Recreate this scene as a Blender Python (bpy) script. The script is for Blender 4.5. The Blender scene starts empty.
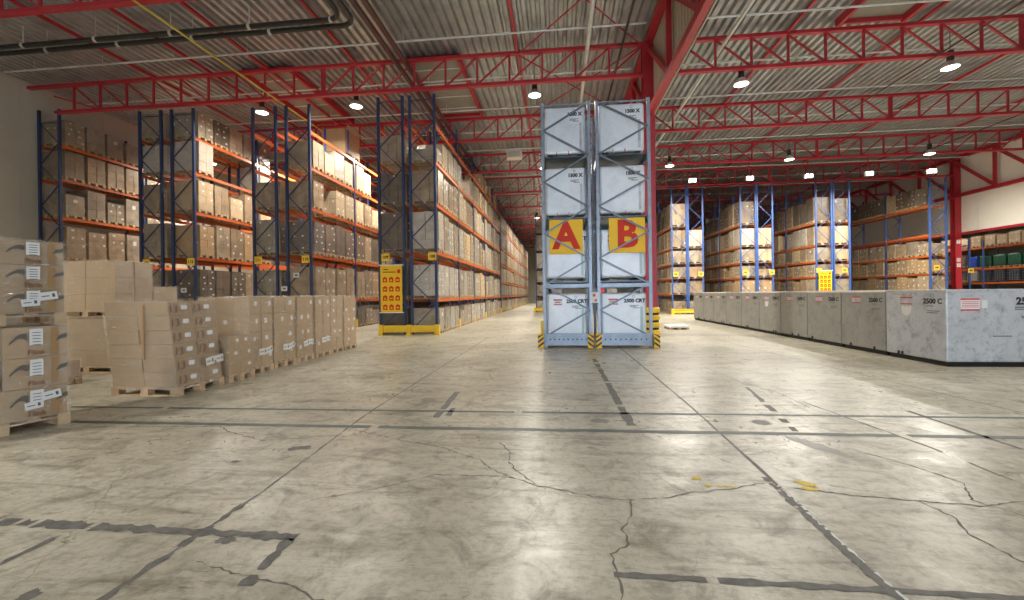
import bpy, bmesh, math, random
from math import pi, sin, cos, radians as R
from mathutils import Vector, Matrix
C = bpy.context.scene.collection
rnd = random.Random(11)

# ---------------------------------------------------------------- materials
def newmat(name):
    m = bpy.data.materials.new(name); m.use_nodes = True
    nt = m.node_tree; b = nt.nodes['Principled BSDF']
    return m, nt, b
def N(nt, t, **kw):
    n = nt.nodes.new(t)
    for k, v in kw.items():
        if k in n.inputs.keys(): n.inputs[k].default_value = v
        else: setattr(n, k, v)
    return n
def ramp(nt, fac, stops):
    r = nt.nodes.new('ShaderNodeValToRGB'); nt.links.new(fac, r.inputs[0])
    e = r.color_ramp.elements
    while len(e) < len(stops): e.new(.5)
    for x, (p, c) in zip(e, stops):
        x.position = p; x.color = (*c, 1) if len(c) == 3 else c
    return r
def mix(nt, fac, a, b, mode='MIX'):
    m = nt.nodes.new('ShaderNodeMix'); m.data_type = 'RGBA'; m.blend_type = mode
    for s, v in ((0, fac), (6, a), (7, b)):
        if hasattr(v, 'links'): nt.links.new(v, m.inputs[s])
        else: m.inputs[s].default_value = v if s == 0 else ((*v, 1) if len(v) == 3 else v)
    return m.outputs[2]
def simple(name, col, rough=.5, metal=0., var=.0, scale=3., coat=0., bump=0., spec=.5, rand=0.):
    m, nt, b = newmat(name)
    b.inputs['Roughness'].default_value = rough; b.inputs['Metallic'].default_value = metal
    b.inputs['Coat Weight'].default_value = coat; b.inputs['Specular IOR Level'].default_value = spec
    out = None
    if var > 0:
        tc = N(nt, 'ShaderNodeTexCoord'); no = N(nt, 'ShaderNodeTexNoise', Scale=scale, Detail=6., Roughness=.65)
        nt.links.new(tc.outputs['Object'], no.inputs['Vector'])
        lo = tuple(max(0, c*(1-var)) for c in col); hi = tuple(min(1, c*(1+var)) for c in col)
        out = ramp(nt, no.outputs[0], [(.3, lo), (.7, hi)]).outputs[0]
        if bump:
            bu = N(nt, 'ShaderNodeBump', Strength=bump, Distance=.02); nt.links.new(no.outputs[0], bu.inputs['Height'])
            nt.links.new(bu.outputs[0], b.inputs['Normal'])
    if rand > 0:
        oi = N(nt, 'ShaderNodeObjectInfo')
        rr = ramp(nt, oi.outputs['Random'], [(0, tuple([1-rand]*3)), (.5, (1, 1-rand*.25, 1-rand*.5)), (1, (1, 1, 1))])
        out = mix(nt, 1., out if out is not None else col, rr.outputs[0], 'MULTIPLY')
    if out is not None: nt.links.new(out, b.inputs['Base Color'])
    else: b.inputs['Base Color'].default_value = (*col, 1)
    return m
def emit(name, col, s):
    m, nt, b = newmat(name); b.inputs['Base Color'].default_value = (*col, 1)
    b.inputs['Emission Color'].default_value = (*col, 1); b.inputs['Emission Strength'].default_value = s
    return m

def concrete():
    m, nt, b = newmat('polished_concrete'); L = nt.links.new
    tc = N(nt, 'ShaderNodeTexCoord'); P = tc.outputs['Object']
    n1 = N(nt, 'ShaderNodeTexNoise', Scale=.35, Detail=8., Roughness=.62, Distortion=.8); L(P, n1.inputs['Vector'])
    n2 = N(nt, 'ShaderNodeTexNoise', Scale=2.6, Detail=9., Roughness=.7, Distortion=1.1); L(P, n2.inputs['Vector'])
    mp = N(nt, 'ShaderNodeMapping'); mp.inputs['Rotation'].default_value = (0, 0, R(-52)); mp.inputs['Scale'].default_value = (.55, 3.2, 1); L(P, mp.inputs[0])
    n3 = N(nt, 'ShaderNodeTexNoise', Scale=1.6, Detail=9., Roughness=.68, Distortion=.6); L(mp.outputs[0], n3.inputs['Vector'])
    n4 = N(nt, 'ShaderNodeTexNoise', Scale=14., Detail=8., Roughness=.78); L(P, n4.inputs['Vector'])
    base = ramp(nt, n1.outputs[0], [(.3, (.32, .285, .215)), (.5, (.46, .425, .335)), (.7, (.60, .57, .475))]).outputs[0]
    st = ramp(nt, n2.outputs[0], [(.30, (.40, .38, .34)), (.50, (1, 1, 1)), (.7, (1.0, 1.0, .98))]).outputs[0]
    c = mix(nt, .9, base, st, 'MULTIPLY')
    sk = ramp(nt, n3.outputs[0], [(.32, (.42, .40, .36)), (.50, (1, 1, 1))]).outputs[0]
    c = mix(nt, .85, c, sk, 'MULTIPLY')
    fi = ramp(nt, n4.outputs[0], [(.36, (.42, .40, .36)), (.54, (1, 1, 1))]).outputs[0]
    c = mix(nt, .55, c, fi, 'MULTIPLY')
    # hairline crazing, only in patches
    dn = N(nt, 'ShaderNodeTexNoise', Scale=2.2, Detail=5.); L(P, dn.inputs['Vector'])
    ad = N(nt, 'ShaderNodeMixRGB', blend_type='ADD'); ad.inputs[0].default_value = .45; L(P, ad.inputs[1]); L(dn.outputs[1], ad.inputs[2])
    vo = N(nt, 'ShaderNodeTexVoronoi', feature='DISTANCE_TO_EDGE', Scale=.8); L(ad.outputs[0], vo.inputs['Vector'])
    cr = ramp(nt, vo.outputs['Distance'], [(0, (.55, .53, .5)), (.004, (.75, .73, .7)), (.008, (1, 1, 1))]).outputs[0]
    pm = ramp(nt, n1.outputs[0], [(.46, (0, 0, 0)), (.56, (.7, .7, .7))]).outputs[0]
    c = mix(nt, pm, c, mix(nt, 1., c, cr, 'MULTIPLY'))
    # short scuffs
    mp2 = N(nt, 'ShaderNodeMapping'); mp2.inputs['Rotation'].default_value = (0, 0, R(35)); mp2.inputs['Scale'].default_value = (1, 9, 1); L(P, mp2.inputs[0])
    n5 = N(nt, 'ShaderNodeTexNoise', Scale=5., Detail=3.); L(mp2.outputs[0], n5.inputs['Vector'])
    sc = ramp(nt, n5.outputs[0], [(.30, (.38, .37, .35)), (.37, (1, 1, 1))]).outputs[0]
    c = mix(nt, .55, c, sc, 'MULTIPLY')
    L(c, b.inputs['Base Color'])
    rg = ramp(nt, n2.outputs[0], [(.3, (.42, .42, .42)), (.7, (.24, .24, .24))]).outputs[0]
    L(rg, b.inputs['Roughness'])
    b.inputs['Specular IOR Level'].default_value = .55
    bu = N(nt, 'ShaderNodeBump', Strength=.12, Distance=.01); L(n4.outputs[0], bu.inputs['Height'])
    n6 = N(nt, 'ShaderNodeTexNoise', Scale=7., Detail=3.); L(P, n6.inputs['Vector'])
    bu2 = N(nt, 'ShaderNodeBump', Strength=.05, Distance=.02); L(n6.outputs[0], bu2.inputs['Height']); L(bu.outputs[0], bu2.inputs['Normal'])
    L(bu2.outputs[0], b.inputs['Normal'])
    return m
def wrapped(name, col, var=.25, rand=.2, spark=.8, rough=.28, cw=1.):
    """goods under crinkled stretch film"""
    m, nt, b = newmat(name); L = nt.links.new
    tc = N(nt, 'ShaderNodeTexCoord'); oi = N(nt, 'ShaderNodeObjectInfo')
    ad = N(nt, 'ShaderNodeVectorMath', operation='ADD'); L(tc.outputs['Object'], ad.inputs[0]); 
    sc = N(nt, 'ShaderNodeVectorMath', operation='SCALE'); L(oi.outputs['Random'], sc.inputs['Scale']); sc.inputs[0].default_value = (17, 31, 9); L(sc.outputs[0], ad.inputs[1])
    P = ad.outputs[0]
    n1 = N(nt, 'ShaderNodeTexNoise', Scale=2.5, Detail=5., Distortion=.7); L(P, n1.inputs['Vector'])
    mp = N(nt, 'ShaderNodeMapping'); mp.inputs['Scale'].default_value = (1.2, 1.2, 7); mp.inputs['Rotation'].default_value = (.15, .1, 0); L(P, mp.inputs[0])
    n2 = N(nt, 'ShaderNodeTexNoise', Scale=3.2, Detail=6., Roughness=.7, Distortion=1.2); L(mp.outputs[0], n2.inputs['Vector'])
    lo = tuple(c*(1-var) for c in col); hi = tuple(min(1, c*(1+var)) for c in col)
    c = ramp(nt, n1.outputs[0], [(.3, lo), (.7, hi)]).outputs[0]
    w = ramp(nt, n2.outputs[0], [(.52, (0, 0, 0)), (.72, (spark*.5,)*3)]).outputs[0]  # whitish streaks: film highlights painted into the base colour
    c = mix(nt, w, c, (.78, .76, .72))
    rr = ramp(nt, oi.outputs['Random'], [(0, (1-rand,)*3), (.5, (1, 1-rand*.3, 1-rand*.6)), (1, (1, 1, 1))]).outputs[0]
    c = mix(nt, 1., c, rr, 'MULTIPLY')
    L(c, b.inputs['Base Color'])
    b.inputs['Roughness'].default_value = rough; b.inputs['Coat Weight'].default_value = cw; b.inputs['Coat Roughness'].default_value = .14
    n9 = N(nt, 'ShaderNodeTexNoise', Scale=7., Detail=5., Roughness=.6, Distortion=1.5); L(mp.outputs[0], n9.inputs['Vector'])
    bu = N(nt, 'ShaderNodeBump', Strength=1., Distance=.12); L(n9.outputs[0], bu.inputs['Height'])
    L(bu.outputs[0], b.inputs['Coat Normal'])
    return m
def film_mat():
    m, nt, b = newmat('stretch_film'); L = nt.links.new
    tc = N(nt, 'ShaderNodeTexCoord')
    mp = N(nt, 'ShaderNodeMapping'); mp.inputs['Scale'].default_value = (1.5, 1.5, 5); mp.inputs['Rotation'].default_value = (.35, .3, 0); L(tc.outputs['Object'], mp.inputs[0])
    n = N(nt, 'ShaderNodeTexNoise', Scale=4.6, Detail=7., Roughness=.68, Distortion=1.6); L(mp.outputs[0], n.inputs['Vector'])
    bu = N(nt, 'ShaderNodeBump', Strength=.9, Distance=.05); L(n.outputs[0], bu.inputs['Height'])
    g = N(nt, 'ShaderNodeBsdfGlossy', Roughness=.16); g.inputs['Color'].default_value = (.95, .93, .9, 1); L(bu.outputs[0], g.inputs['Normal'])
    d = N(nt, 'ShaderNodeBsdfDiffuse'); d.inputs['Color'].default_value = (.75, .72, .66, 1)
    gd = N(nt, 'ShaderNodeMixShader'); gd.inputs[0].default_value = .25; L(g.outputs[0], gd.inputs[1]); L(d.outputs[0], gd.inputs[2])
    t = N(nt, 'ShaderNodeBsdfTransparent')
    r = ramp(nt, n.outputs[0], [(.42, (.07,)*3), (.56, (.16,)*3), (.66, (.6,)*3)])
    mx = N(nt, 'ShaderNodeMixShader'); L(r.outputs[0], mx.inputs[0]); L(t.outputs[0], mx.inputs[1]); L(gd.outputs[0], mx.inputs[2])
    L(mx.outputs[0], nt.nodes['Material Output'].inputs['Surface'])
    return m
def scuffed(name, col, dark, amt=.6, scale=4.):
    m, nt, b = newmat(name); L = nt.links.new
    tc = N(nt, 'ShaderNodeTexCoord'); oi = N(nt, 'ShaderNodeObjectInfo')
    sc = N(nt, 'ShaderNodeVectorMath', operation='SCALE'); L(oi.outputs['Random'], sc.inputs['Scale']); sc.inputs[0].default_value = (13, 27, 19)
    ad = N(nt, 'ShaderNodeVectorMath', operation='ADD'); L(tc.outputs['Object'], ad.inputs[0]); L(sc.outputs[0], ad.inputs[1])
    n1 = N(nt, 'ShaderNodeTexNoise', Scale=scale*.4, Detail=9., Roughness=.72, Distortion=.5); L(ad.outputs[0], n1.inputs['Vector'])
    n2 = N(nt, 'ShaderNodeTexNoise', Scale=scale, Detail=9., Roughness=.8, Distortion=.25); L(ad.outputs[0], n2.inputs['Vector'])
    c = ramp(nt, n1.outputs[0], [(.35, tuple(x*.84 for x in col)), (.6, col)]).outputs[0]
    f = ramp(nt, n2.outputs[0], [(.36, (amt,)*3), (.50, (0, 0, 0))]).outputs[0]
    c = mix(nt, f, c, dark); L(c, b.inputs['Base Color'])
    b.inputs['Roughness'].default_value = .42; b.inputs['Metallic'].default_value = .12
    return m

M = {}
M['floor'] = concrete()
M['roof'] = simple('galvanised_deck', (.42, .43, .43), .32, .55, .25, 1.3)
M['wall'] = simple('cream_wall_panel', (.56, .51, .40), .7, 0, .06, .6)
M['panel'] = simple('white_wall_panel', (.88, .84, .74), .6, 0, .04, .5)
M['red'] = simple('red_painted_steel', (.42, .022, .034), .42, 0, .12, 2.)
M['redd'] = simple('dark_red_pipe', (.085, .03, .028), .45, 0, .2, 2.)
M['black'] = simple('black_pipe', (.02, .022, .021), .4, 0, .2, 3.)
M['white_pipe'] = simple('white_pipe', (.62, .63, .60), .45, 0, .12, 2.)
M['yellow_pipe'] = simple('yellow_pipe', (.62, .48, .08), .45, 0, .1, 2.)
M['blue'] = simple('dark_blue_rack_steel', (.022, .045, .13), .42, 0, .2, 3., rand=.25)  # rack blue darkened: shade of the unlit left racks put into the colour
M['blue2'] = simple('lit_blue_rack_steel', (.045, .10, .30), .42, 0, .2, 3., rand=.25)  # lit copy of the same rack blue, brighter for the right hall
M['orange'] = simple('orange_beam_steel', (.58, .125, .028), .4, 0, .18, 2., rand=.25)
M['yellow'] = simple('yellow_guard_paint', (.78, .50, .02), .45, 0, .12, 5.)
M['grey_steel'] = simple('grey_blue_steel', (.235, .275, .33), .38, .25, .2, 4.)
M['brace'] = simple('dark_grey_brace', (.14, .16, .19), .4, .3, .15, 4.)
M['deck'] = simple('steel_shelf_tray', (.10, .14, .18), .4, .4, .4, 5.)
M['wood'] = simple('pallet_wood', (.47, .34, .205), .75, 0, .28, 6., rand=.2)
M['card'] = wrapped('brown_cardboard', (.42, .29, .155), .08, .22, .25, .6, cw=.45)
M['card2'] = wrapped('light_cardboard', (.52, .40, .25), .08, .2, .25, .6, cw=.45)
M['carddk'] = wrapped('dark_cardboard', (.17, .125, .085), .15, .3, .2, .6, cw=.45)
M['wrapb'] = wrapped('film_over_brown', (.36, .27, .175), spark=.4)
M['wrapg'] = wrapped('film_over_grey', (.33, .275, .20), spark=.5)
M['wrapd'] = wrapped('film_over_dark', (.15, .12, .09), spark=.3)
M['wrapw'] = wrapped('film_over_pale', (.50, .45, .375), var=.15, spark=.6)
M['film'] = film_mat()
M['paper'] = simple('white_paper', (.66, .65, .62), .6)
M['ink'] = simple('black_ink', (.02, .02, .022), .5)
M['greyink'] = simple('grey_ink', (.12, .105, .09), .7)
M['brownink'] = simple('brown_ink', (.17, .085, .05), .7)
M['redink'] = simple('red_print', (.55, .04, .05), .5)
M['tapeb'] = simple('brown_packing_tape', (.34, .20, .09), .35, coat=.5)
M['signy'] = simple('sign_yellow', (.84, .49, .015), .5, spec=.3)
M['signr'] = simple('sign_red', (.60, .028, .004), .55, spec=.3)
M['plate_y'] = simple('number_plate_yellow', (.86, .55, .03), .45)
M['contg'] = scuffed('container_grey_steel', (.31, .305, .28), (.12, .12, .11), .5, 3.)
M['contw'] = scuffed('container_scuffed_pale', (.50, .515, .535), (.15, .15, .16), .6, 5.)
M['contl'] = scuffed('container_light_grey', (.76, .775, .80), (.45, .47, .50), .3, 2.)
M['lip'] = simple('container_pale_lid', (.68, .66, .58), .5, 0, .1, 4.)
M['strip'] = simple('green_grey_strip', (.38, .50, .48), .4)
M['dark'] = simple('dark_plinth', (.006, .006, .007), .6)
M['tape'] = simple('grey_green_floor_tape', (.075, .095, .088), .5, 0, .3, 9.)
M['tape2'] = simple('worn_grey_tape', (.125, .12, .11), .6, 0, .4, 12.)
M['joint'] = simple('joint_filler', (.13, .125, .115), .6, 0, .4, 14.)
M['crack'] = simple('crack_dirt', (.15, .135, .11), .8, 0, .4, 20.)
M['ywear'] = simple('worn_yellow_paint', (.72, .52, .05), .6, 0, .2, 30.)
M['whitep'] = simple('white_filler', (.66, .66, .62), .6, 0, .2, 20.)
M['manhole'] = simple('iron_cover', (.12, .12, .12), .5, .3, .3, 20.)
M['stain'] = simple('oil_stain', (.20, .19, .17), .4, 0, .25, 6.)
M['lamp'] = emit('lamp_glow', (1, .97, .88), 9.)
M['alu'] = simple('lamp_reflector', (.65, .65, .62), .3, .6)
M['bagb'] = simple('blue_drum', (.015, .06, .42), .45, 0, .3, 6.)
M['bagg'] = simple('dark_green_sack', (.012, .09, .05), .5, 0, .4, 6.)
M['hatch'] = simple('roof_hatch_sheet', (.26, .245, .20), .55, 0, .12, 3.)
M['whitebox'] = simple('white_plastic', (.78, .78, .75), .5)
M['darkplastic'] = simple('dark_plastic', (.03, .035, .045), .4)

# ---------------------------------------------------------------- mesh builder
class MB:
    def __init__(s): s.v = []; s.f = []; s.mi = []
    def _add(s, vs, fs, m=0):
        o = len(s.v); s.v += [tuple(p) for p in vs]; s.f += [tuple(i+o for i in f) for f in fs]; s.mi += [m]*len(fs); return s
    def box(s, x0, x1, y0, y1, z0, z1, m=0, shear=(0, 0)):
        vs = []
        for z in (z0, z1):
            sx, sy = shear[0]*z, shear[1]*z
            vs += [(x0+sx, y0+sy, z), (x1+sx, y0+sy, z), (x1+sx, y1+sy, z), (x0+sx, y1+sy, z)]
        return s._add(vs, [(0, 3, 2, 1), (4, 5, 6, 7), (0, 1, 5, 4), (1, 2, 6, 5), (2, 3, 7, 6), (3, 0, 4, 7)], m)
    def bar(s, a, b, w, h=None, m=0, up=(0, 0, 1)):
        h = h or w; a = Vector(a); b = Vector(b); d = (b-a).normalized(); u = Vector(up)
        if abs(d.dot(u)) > .98: u = Vector((0, 1, 0))
        r = d.cross(u).normalized()*(w/2); t = r.cross(d).normalized()*(h/2)
        vs = [p+q for p in (a, b) for q in (-r-t, r-t, r+t, -r+t)]
        return s._add(vs, [(0, 3, 2, 1), (4, 5, 6, 7), (0, 1, 5, 4), (1, 2, 6, 5), (2, 3, 7, 6), (3, 0, 4, 7)], m)
    def tube(s, pts, r, n=8, m=0):
        pts = [Vector(p) for p in pts]; rings = []
        for i, p in enumerate(pts):
            d = (pts[min(i+1, len(pts)-1)]-pts[max(i-1, 0)]).normalized()
            u = Vector((0, 0, 1)) if abs(d.z) < .9 else Vector((1, 0, 0))
            a = d.cross(u).normalized(); b = a.cross(d).normalized()
            rings.append([p+a*(r*cos(2*pi*k/n))+b*(r*sin(2*pi*k/n)) for k in range(n)])
        vs = [q for g in rings for q in g]; fs = []
        for i in range(len(pts)-1):
            for k in range(n): fs.append((i*n+k, i*n+(k+1) % n, (i+1)*n+(k+1) % n, (i+1)*n+k))
        fs.append(tuple(range(n))[::-1]); fs.append(tuple((len(pts)-1)*n+k for k in range(n)))
        return s._add(vs, fs, m)
    def lathe(s, prof, c=(0, 0, 0), n=20, m=0):
        vs = []; fs = []
        for r, z in prof: vs += [(c[0]+r*cos(2*pi*k/n), c[1]+r*sin(2*pi*k/n), c[2]+z) for k in range(n)]
        for i in range(len(prof)-1):
            for k in range(n): fs.append((i*n+k, i*n+(k+1) % n, (i+1)*n+(k+1) % n, (i+1)*n+k))
        return s._add(vs, fs, m)
    def disc(s, r, c, n=20, m=0, ry=None):
        return s._add([(c[0]+r*cos(2*pi*k/n), c[1]+(ry or r)*sin(2*pi*k/n), c[2]) for k in range(n)], [tuple(range(n))], m)
    def poly(s, pts, m=0): return s._add(pts, [tuple(range(len(pts)))], m)
    def mesh(s, name, mats):
        me = bpy.data.meshes.new(name); me.from_pydata(s.v, [], s.f)
        for x in (mats if isinstance(mats, (list, tuple)) else [mats]): me.materials.append(M[x] if isinstance(x, str) else x)
        me.polygons.foreach_set('material_index', s.mi); me.update(); return me
    def build(s, name, mats, parent=None, loc=(0, 0, 0), rz=0):
        return put(name, s.mesh(name, mats), parent, loc, rz)
def put(name, me, parent=None, loc=(0, 0, 0), rz=0):
    o = bpy.data.objects.new(name, me); C.objects.link(o)
    if parent is not None: o.parent = parent
    o.location = loc
    if rz: o.rotation_euler = (0, 0, rz)
    return o
def tag(o, label=None, cat=None, group=None, kind=None):
    if label: o['label'] = label
    if cat: o['category'] = cat
    if group: o['group'] = group
    if kind: o['kind'] = kind
    return o
def thing(name, label, cat, loc=(0, 0, 0), rz=0, group=None):
    o = bpy.data.objects.new(name, None); C.objects.link(o); o.location = loc; o.rotation_euler = (0, 0, rz)
    o.empty_display_size = .2
    return tag(o, label, cat, group)
def bevel_box(name, w, d, h, bev, seg, mats, cond=None, z0=0., x0=None):
    bm = bmesh.new(); bmesh.ops.create_cube(bm, size=1)
    for v in bm.verts: v.co = (v.co.x*w, v.co.y*d, (v.co.z+.5)*h+z0)
    ed = [e for e in bm.edges if cond is None or cond((e.verts[0].co-e.verts[1].co).normalized())]
    bmesh.ops.bevel(bm, geom=ed, offset=bev, segments=seg, affect='EDGES', profile=.5)
    me = bpy.data.meshes.new(name); bm.to_mesh(me); bm.free()
    for x in (mats if isinstance(mats, (list, tuple)) else [mats]): me.materials.append(M[x])
    return me
_txt = {}
def text_mesh(body, size, mat, bold=0., align='CENTER', ext=.002):
    k = (body, size, mat, bold, align)
    if k in _txt: return _txt[k]
    cu = bpy.data.curves.new('lettering', 'FONT'); cu.body = body; cu.size = size; cu.offset = bold; cu.extrude = ext
    cu.align_x = align; cu.align_y = 'CENTER'; cu.resolution_u = 3
    o = bpy.data.objects.new('lettering', cu); C.objects.link(o); bpy.context.view_layer.update()
    me = bpy.data.meshes.new_from_object(o.evaluated_get(bpy.context.evaluated_depsgraph_get()))
    me.materials.clear(); me.materials.append(M[mat]); me.name = 'lettering'
    bpy.data.objects.remove(o); bpy.data.curves.remove(cu); _txt[k] = me
    return me
FRONT = (pi/2, 0, 0); FACE_L = (pi/2, 0, -pi/2); FACE_R = (pi/2, 0, pi/2)
def text(body, size, mat, loc, rot, parent, bold=0., align='CENTER', name='lettering'):
    o = put(name, text_mesh(body, size, mat, bold, align), parent, loc); o.rotation_euler = rot; return o
ORD = ['first', 'second', 'third', 'fourth', 'fifth', 'sixth', 'seventh', 'eighth', 'ninth', 'tenth', 'eleventh', 'twelfth', 'thirteenth',
       'fourteenth', 'fifteenth', 'sixteenth', 'seventeenth', 'eighteenth', 'nineteenth', 'twentieth', 'twenty-first', 'twenty-second']

# ---------------------------------------------------------------- room shell
XL, XR, YB, YF, ZR = -23.75, 62.0, -12.0, 86.0, 11.5
fl = MB().box(XL-.2, XR, YB, YF, -.2, 0).build('floor', 'floor'); tag(fl, kind='structure')
rb = MB(); p = .32; x = XL-.2; prof = []
while x < XR:
    prof += [(x, ZR+.14), (x+.09, ZR+.14), (x+.14, ZR), (x+.27, ZR)]; x += p
n = len(prof)
vs = [(a, YB, z) for a, z in prof]+[(a, YF, z) for a, z in prof]
rb._add(vs, [(i, i+1, n+i+1, n+i) for i in range(n-1)])
rb.box(XL-.2, XR, YB, YF, ZR+.16, ZR+.3)
tag(rb.build('ceiling', 'roof'), kind='structure')
w = MB(); y = YB
while y < YF:
    w.box(XL-.2, XL, y, min(y+1.19, YF), 0, ZR+.2); w.box(XL-.2, XL-.012, y+1.19, y+1.2, 0, ZR+.2); y += 1.2
tag(w.build('wall_left', 'wall'), kind='structure')
tag(MB().box(XL-.2, XR, YF, YF+.2, 0, ZR+.2).build('wall_far', 'wall'), kind='structure')
tag(MB().box(XR, XR+.2, YB, YF, 0, ZR+.2).build('wall_right', 'wall'), kind='structure')
# wall behind the camera with a row of open loading doors
wb = MB(); doors = [(-1, 8)]; px = XL-.2
for a, b in doors:
    wb.box(px, a, YB-.25, YB, 0, ZR+.2); wb.box(a, b, YB-.25, YB, 5.6, ZR+.2); px = b
wb.box(px, XR+.2, YB-.25, YB, 0, ZR+.2)
tag(wb.build('wall_back', 'wall'), kind='structure')
# divider panel below the right hand girder
dv = MB(); y = 28.
while y < 84:
    dv.box(29.96, 30.04, y, y+1.49, 5.75, ZR); dv.box(29.975, 30.04, y+1.49, y+1.5, 5.75, ZR); y += 1.5
tag(dv.build('wall_divider', 'panel'), kind='structure')
tag(MB().box(29.92, 30.08, 28, 84, 5.62, 5.78).build('trim_1', 'red'), kind='structure')

# floor marks, joints and cracks: children of the floor
def ribbon(pts, w, jag=.0, seed=1, gap=0., z=.002, n_per=6, wv=.3):
    r = random.Random(seed); mb = MB(); P = []
    for (a, b) in zip(pts[:-1], pts[1:]):
        L_ = math.hypot(b[0]-a[0], b[1]-a[1]); k = max(1, int(L_*n_per))
        for i in range(k):
            t = i/k; P.append((a[0]+(b[0]-a[0])*t, a[1]+(b[1]-a[1])*t))
    P.append(pts[-1]); Q = []
    for i, (x, y) in enumerate(P):
        a = P[max(i-1, 0)]; b = P[min(i+1, len(P)-1)]; dx, dy = b[0]-a[0], b[1]-a[1]; l = math.hypot(dx, dy) or 1
        nx, ny = -dy/l, dx/l; j = r.uniform(-jag, jag); x += nx*j; y += ny*j
        ww = w*(1+r.uniform(-wv, wv))/2
        Q.append(((x+nx*ww, y+ny*ww, z), (x-nx*ww, y-ny*ww, z)))
    for i in range(len(Q)-1):
        if gap and r.random() < gap: continue
        mb.poly([Q[i][0], Q[i][1], Q[i+1][1], Q[i+1][0]])
    return mb
def fm(name, mb, mat): o = mb.build(name, mat, fl); return o
for i, (y0, y1, wd) in enumerate(((5.73, 5.93, .075), (5.03, 5.13, .10))):
    fm('floor_tape', ribbon([(-7.3 if i == 0 else -6.4, y0), (0, (y0+y1)/2), (14, y1+.1)], wd, .004, 5+i, .012, .0025, 10, .14), 'tape')
fm('worn_tape', ribbon([(-4.6, 2.72), (-1.75, 2.70)], .085, .006, 8, .12, .0025, 22, .45), 'tape2')
fm('worn_tape', ribbon([(-1.78, 2.68), (-1.75, 2.22)], .07, .004, 9, .1, .0025, 22, .5), 'tape2')
fm('worn_tape', ribbon([(.3, 2.49), (3.2, 2.47)], .05, .004, 10, .03, .0025, 16, .35), 'tape2')
fm('worn_tape', ribbon([(.88, 10.8), (.87, 5.3)], .10, .006, 12, .2, .0025, 8, .35), 'tape2')
fm('worn_tape', ribbon([(3.2, 7.9), (2.68, 5.2)], .07, .01, 13, .35, .0025, 6, .4), 'tape2')
fm('worn_tape', ribbon([(-1.67, 7.1), (-1.60, 5.5)], .09, .006, 14, .2, .0025, 8, .3), 'tape2')
fm('worn_tape', ribbon([(-1.49, 5.98), (-1.47, 5.6)], .09, .006, 15, .0, .0025, 8, .3), 'tape2')
fm('worn_tape', ribbon([(4.57, 6.3), (4.56, 4.75), (4.5, 2.8)], .05, .006, 16, .25, .0025, 8, .3), 'tape2')
fm('floor_joint', ribbon([(1.80, 16.8), (1.84, 6.3), (1.80, 4.3), (1.72, 1.6)], .035, .004, 20, 0, .002, 4, .3), 'joint')
fm('floor_joint', ribbon([(1.75, 3.9), (1.72, 1.6)], .045, .008, 21, .06, .0022, 34, .5), 'joint')
fm('joint_filler', ribbon([(1.785, 3.75), (1.755, 1.6)], .016, .006, 22, .2, .0028, 34, .8), 'whitep')
fm('floor_joint', ribbon([(-2.44, 1.4), (-2.44, 3.3), (-2.6, 5.6), (-2.6, 16)], .02, .006, 23, 0, .002, 8, .6), 'joint')
fm('floor_joint', ribbon([(-2.44, 1.4), (-2.44, 3.1)], .045, .01, 24, .15, .0022, 16, .6), 'joint')
fm('floor_joint', ribbon([(5.2, 16), (5.9, 6.2), (6.1, 4)], .02, .004, 26, 0, .002, 4, .3), 'joint')
fm('floor_joint', ribbon([(3.5, 6.6), (3.73, 4.75), (3.77, 2.6)], .025, .006, 27, .1, .002, 8, .5), 'joint')
cr = [[(-2.43, 4.93), (-1.76, 4.62), (-1.25, 4.44), (-.9, 4.2), (-.76, 4.11), (-.62, 3.9), (-.48, 3.79), (-.2, 3.6), (0, 3.53), (.3, 3.42), (.55, 3.4), (.85, 3.47), (1.03, 3.56), (1.4, 3.66), (1.7, 3.79)],
      [(.55, 3.4), (.50, 3.15), (.42, 2.96), (.44, 2.8), (.31, 2.68), (.33, 2.4), (.28, 2.0)],
      [(-6.0, 4.85), (-4.2, 4.95), (-3.9, 4.75), (-3.3, 4.5), (-2.9, 4.62), (-2.5, 4.75)],
      [(-.62, 4.6), (-.5, 4.35), (-.48, 4.1), (-.40, 3.9), (-.2, 3.62)],
      [(-2.2, 2.4), (-1.9, 2.32), (-1.5, 2.25), (-1.3, 2.15), (-1.05, 2.12)],
      [(1.75, 3.75), (2.3, 3.6), (2.7, 3.55), (2.75, 3.3), (2.65, 3.1), (2.68, 2.8)],
      [(2.7, 3.55), (3.1, 3.5), (3.4, 3.6), (3.9, 3.5), (4.6, 3.45)],
      [(2.9, 4.7), (3.2, 4.2), (3.3, 3.9), (3.1, 3.6), (3.4, 3.1), (3.9, 2.6)],
      [(-1.95, 3.2), (-1.5, 3.45), (-1.1, 3.75), (-.4, 3.75)], [(3.1, 9.5), (3.2, 8), (3.45, 7.1), (3.4, 6.2), (3.6, 5.5)],
      [(-.3, 8.6), (.4, 8.1), (1.2, 7.9), (2.3, 7.6), (3.1, 7.7)], [(-2.0, 9.5), (-1.4, 8.6), (-1.2, 7.9)]]
for i, c in enumerate(cr): fm('floor_crack', ribbon(c, .011, .011, 40+i, 0, .0015, 26, .85), 'crack')
def blob(cx, cy, rx, ry, seed, rot=0., z=.0018, jag=.3, n=22):
    r = random.Random(seed); pts = []
    for k in range(n):
        a = 2*pi*k/n; q = 1+r.uniform(-jag, jag); x, y = rx*q*cos(a), ry*q*sin(a)
        pts.append((cx+x*cos(rot)-y*sin(rot), cy+x*sin(rot)+y*cos(rot), z))
    return MB().poly(pts)
for q in ((1.17, 3.84, .045, .035, 1, .3), (1.22, 3.70, .03, .025, 2, 0), (2.03, 3.80, .075, .045, 3, -.5), (2.01, 3.70, .085, .03, 4, 0)):
    fm('yellow_paint_mark', blob(*q, .003, .35), 'ywear')
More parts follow.
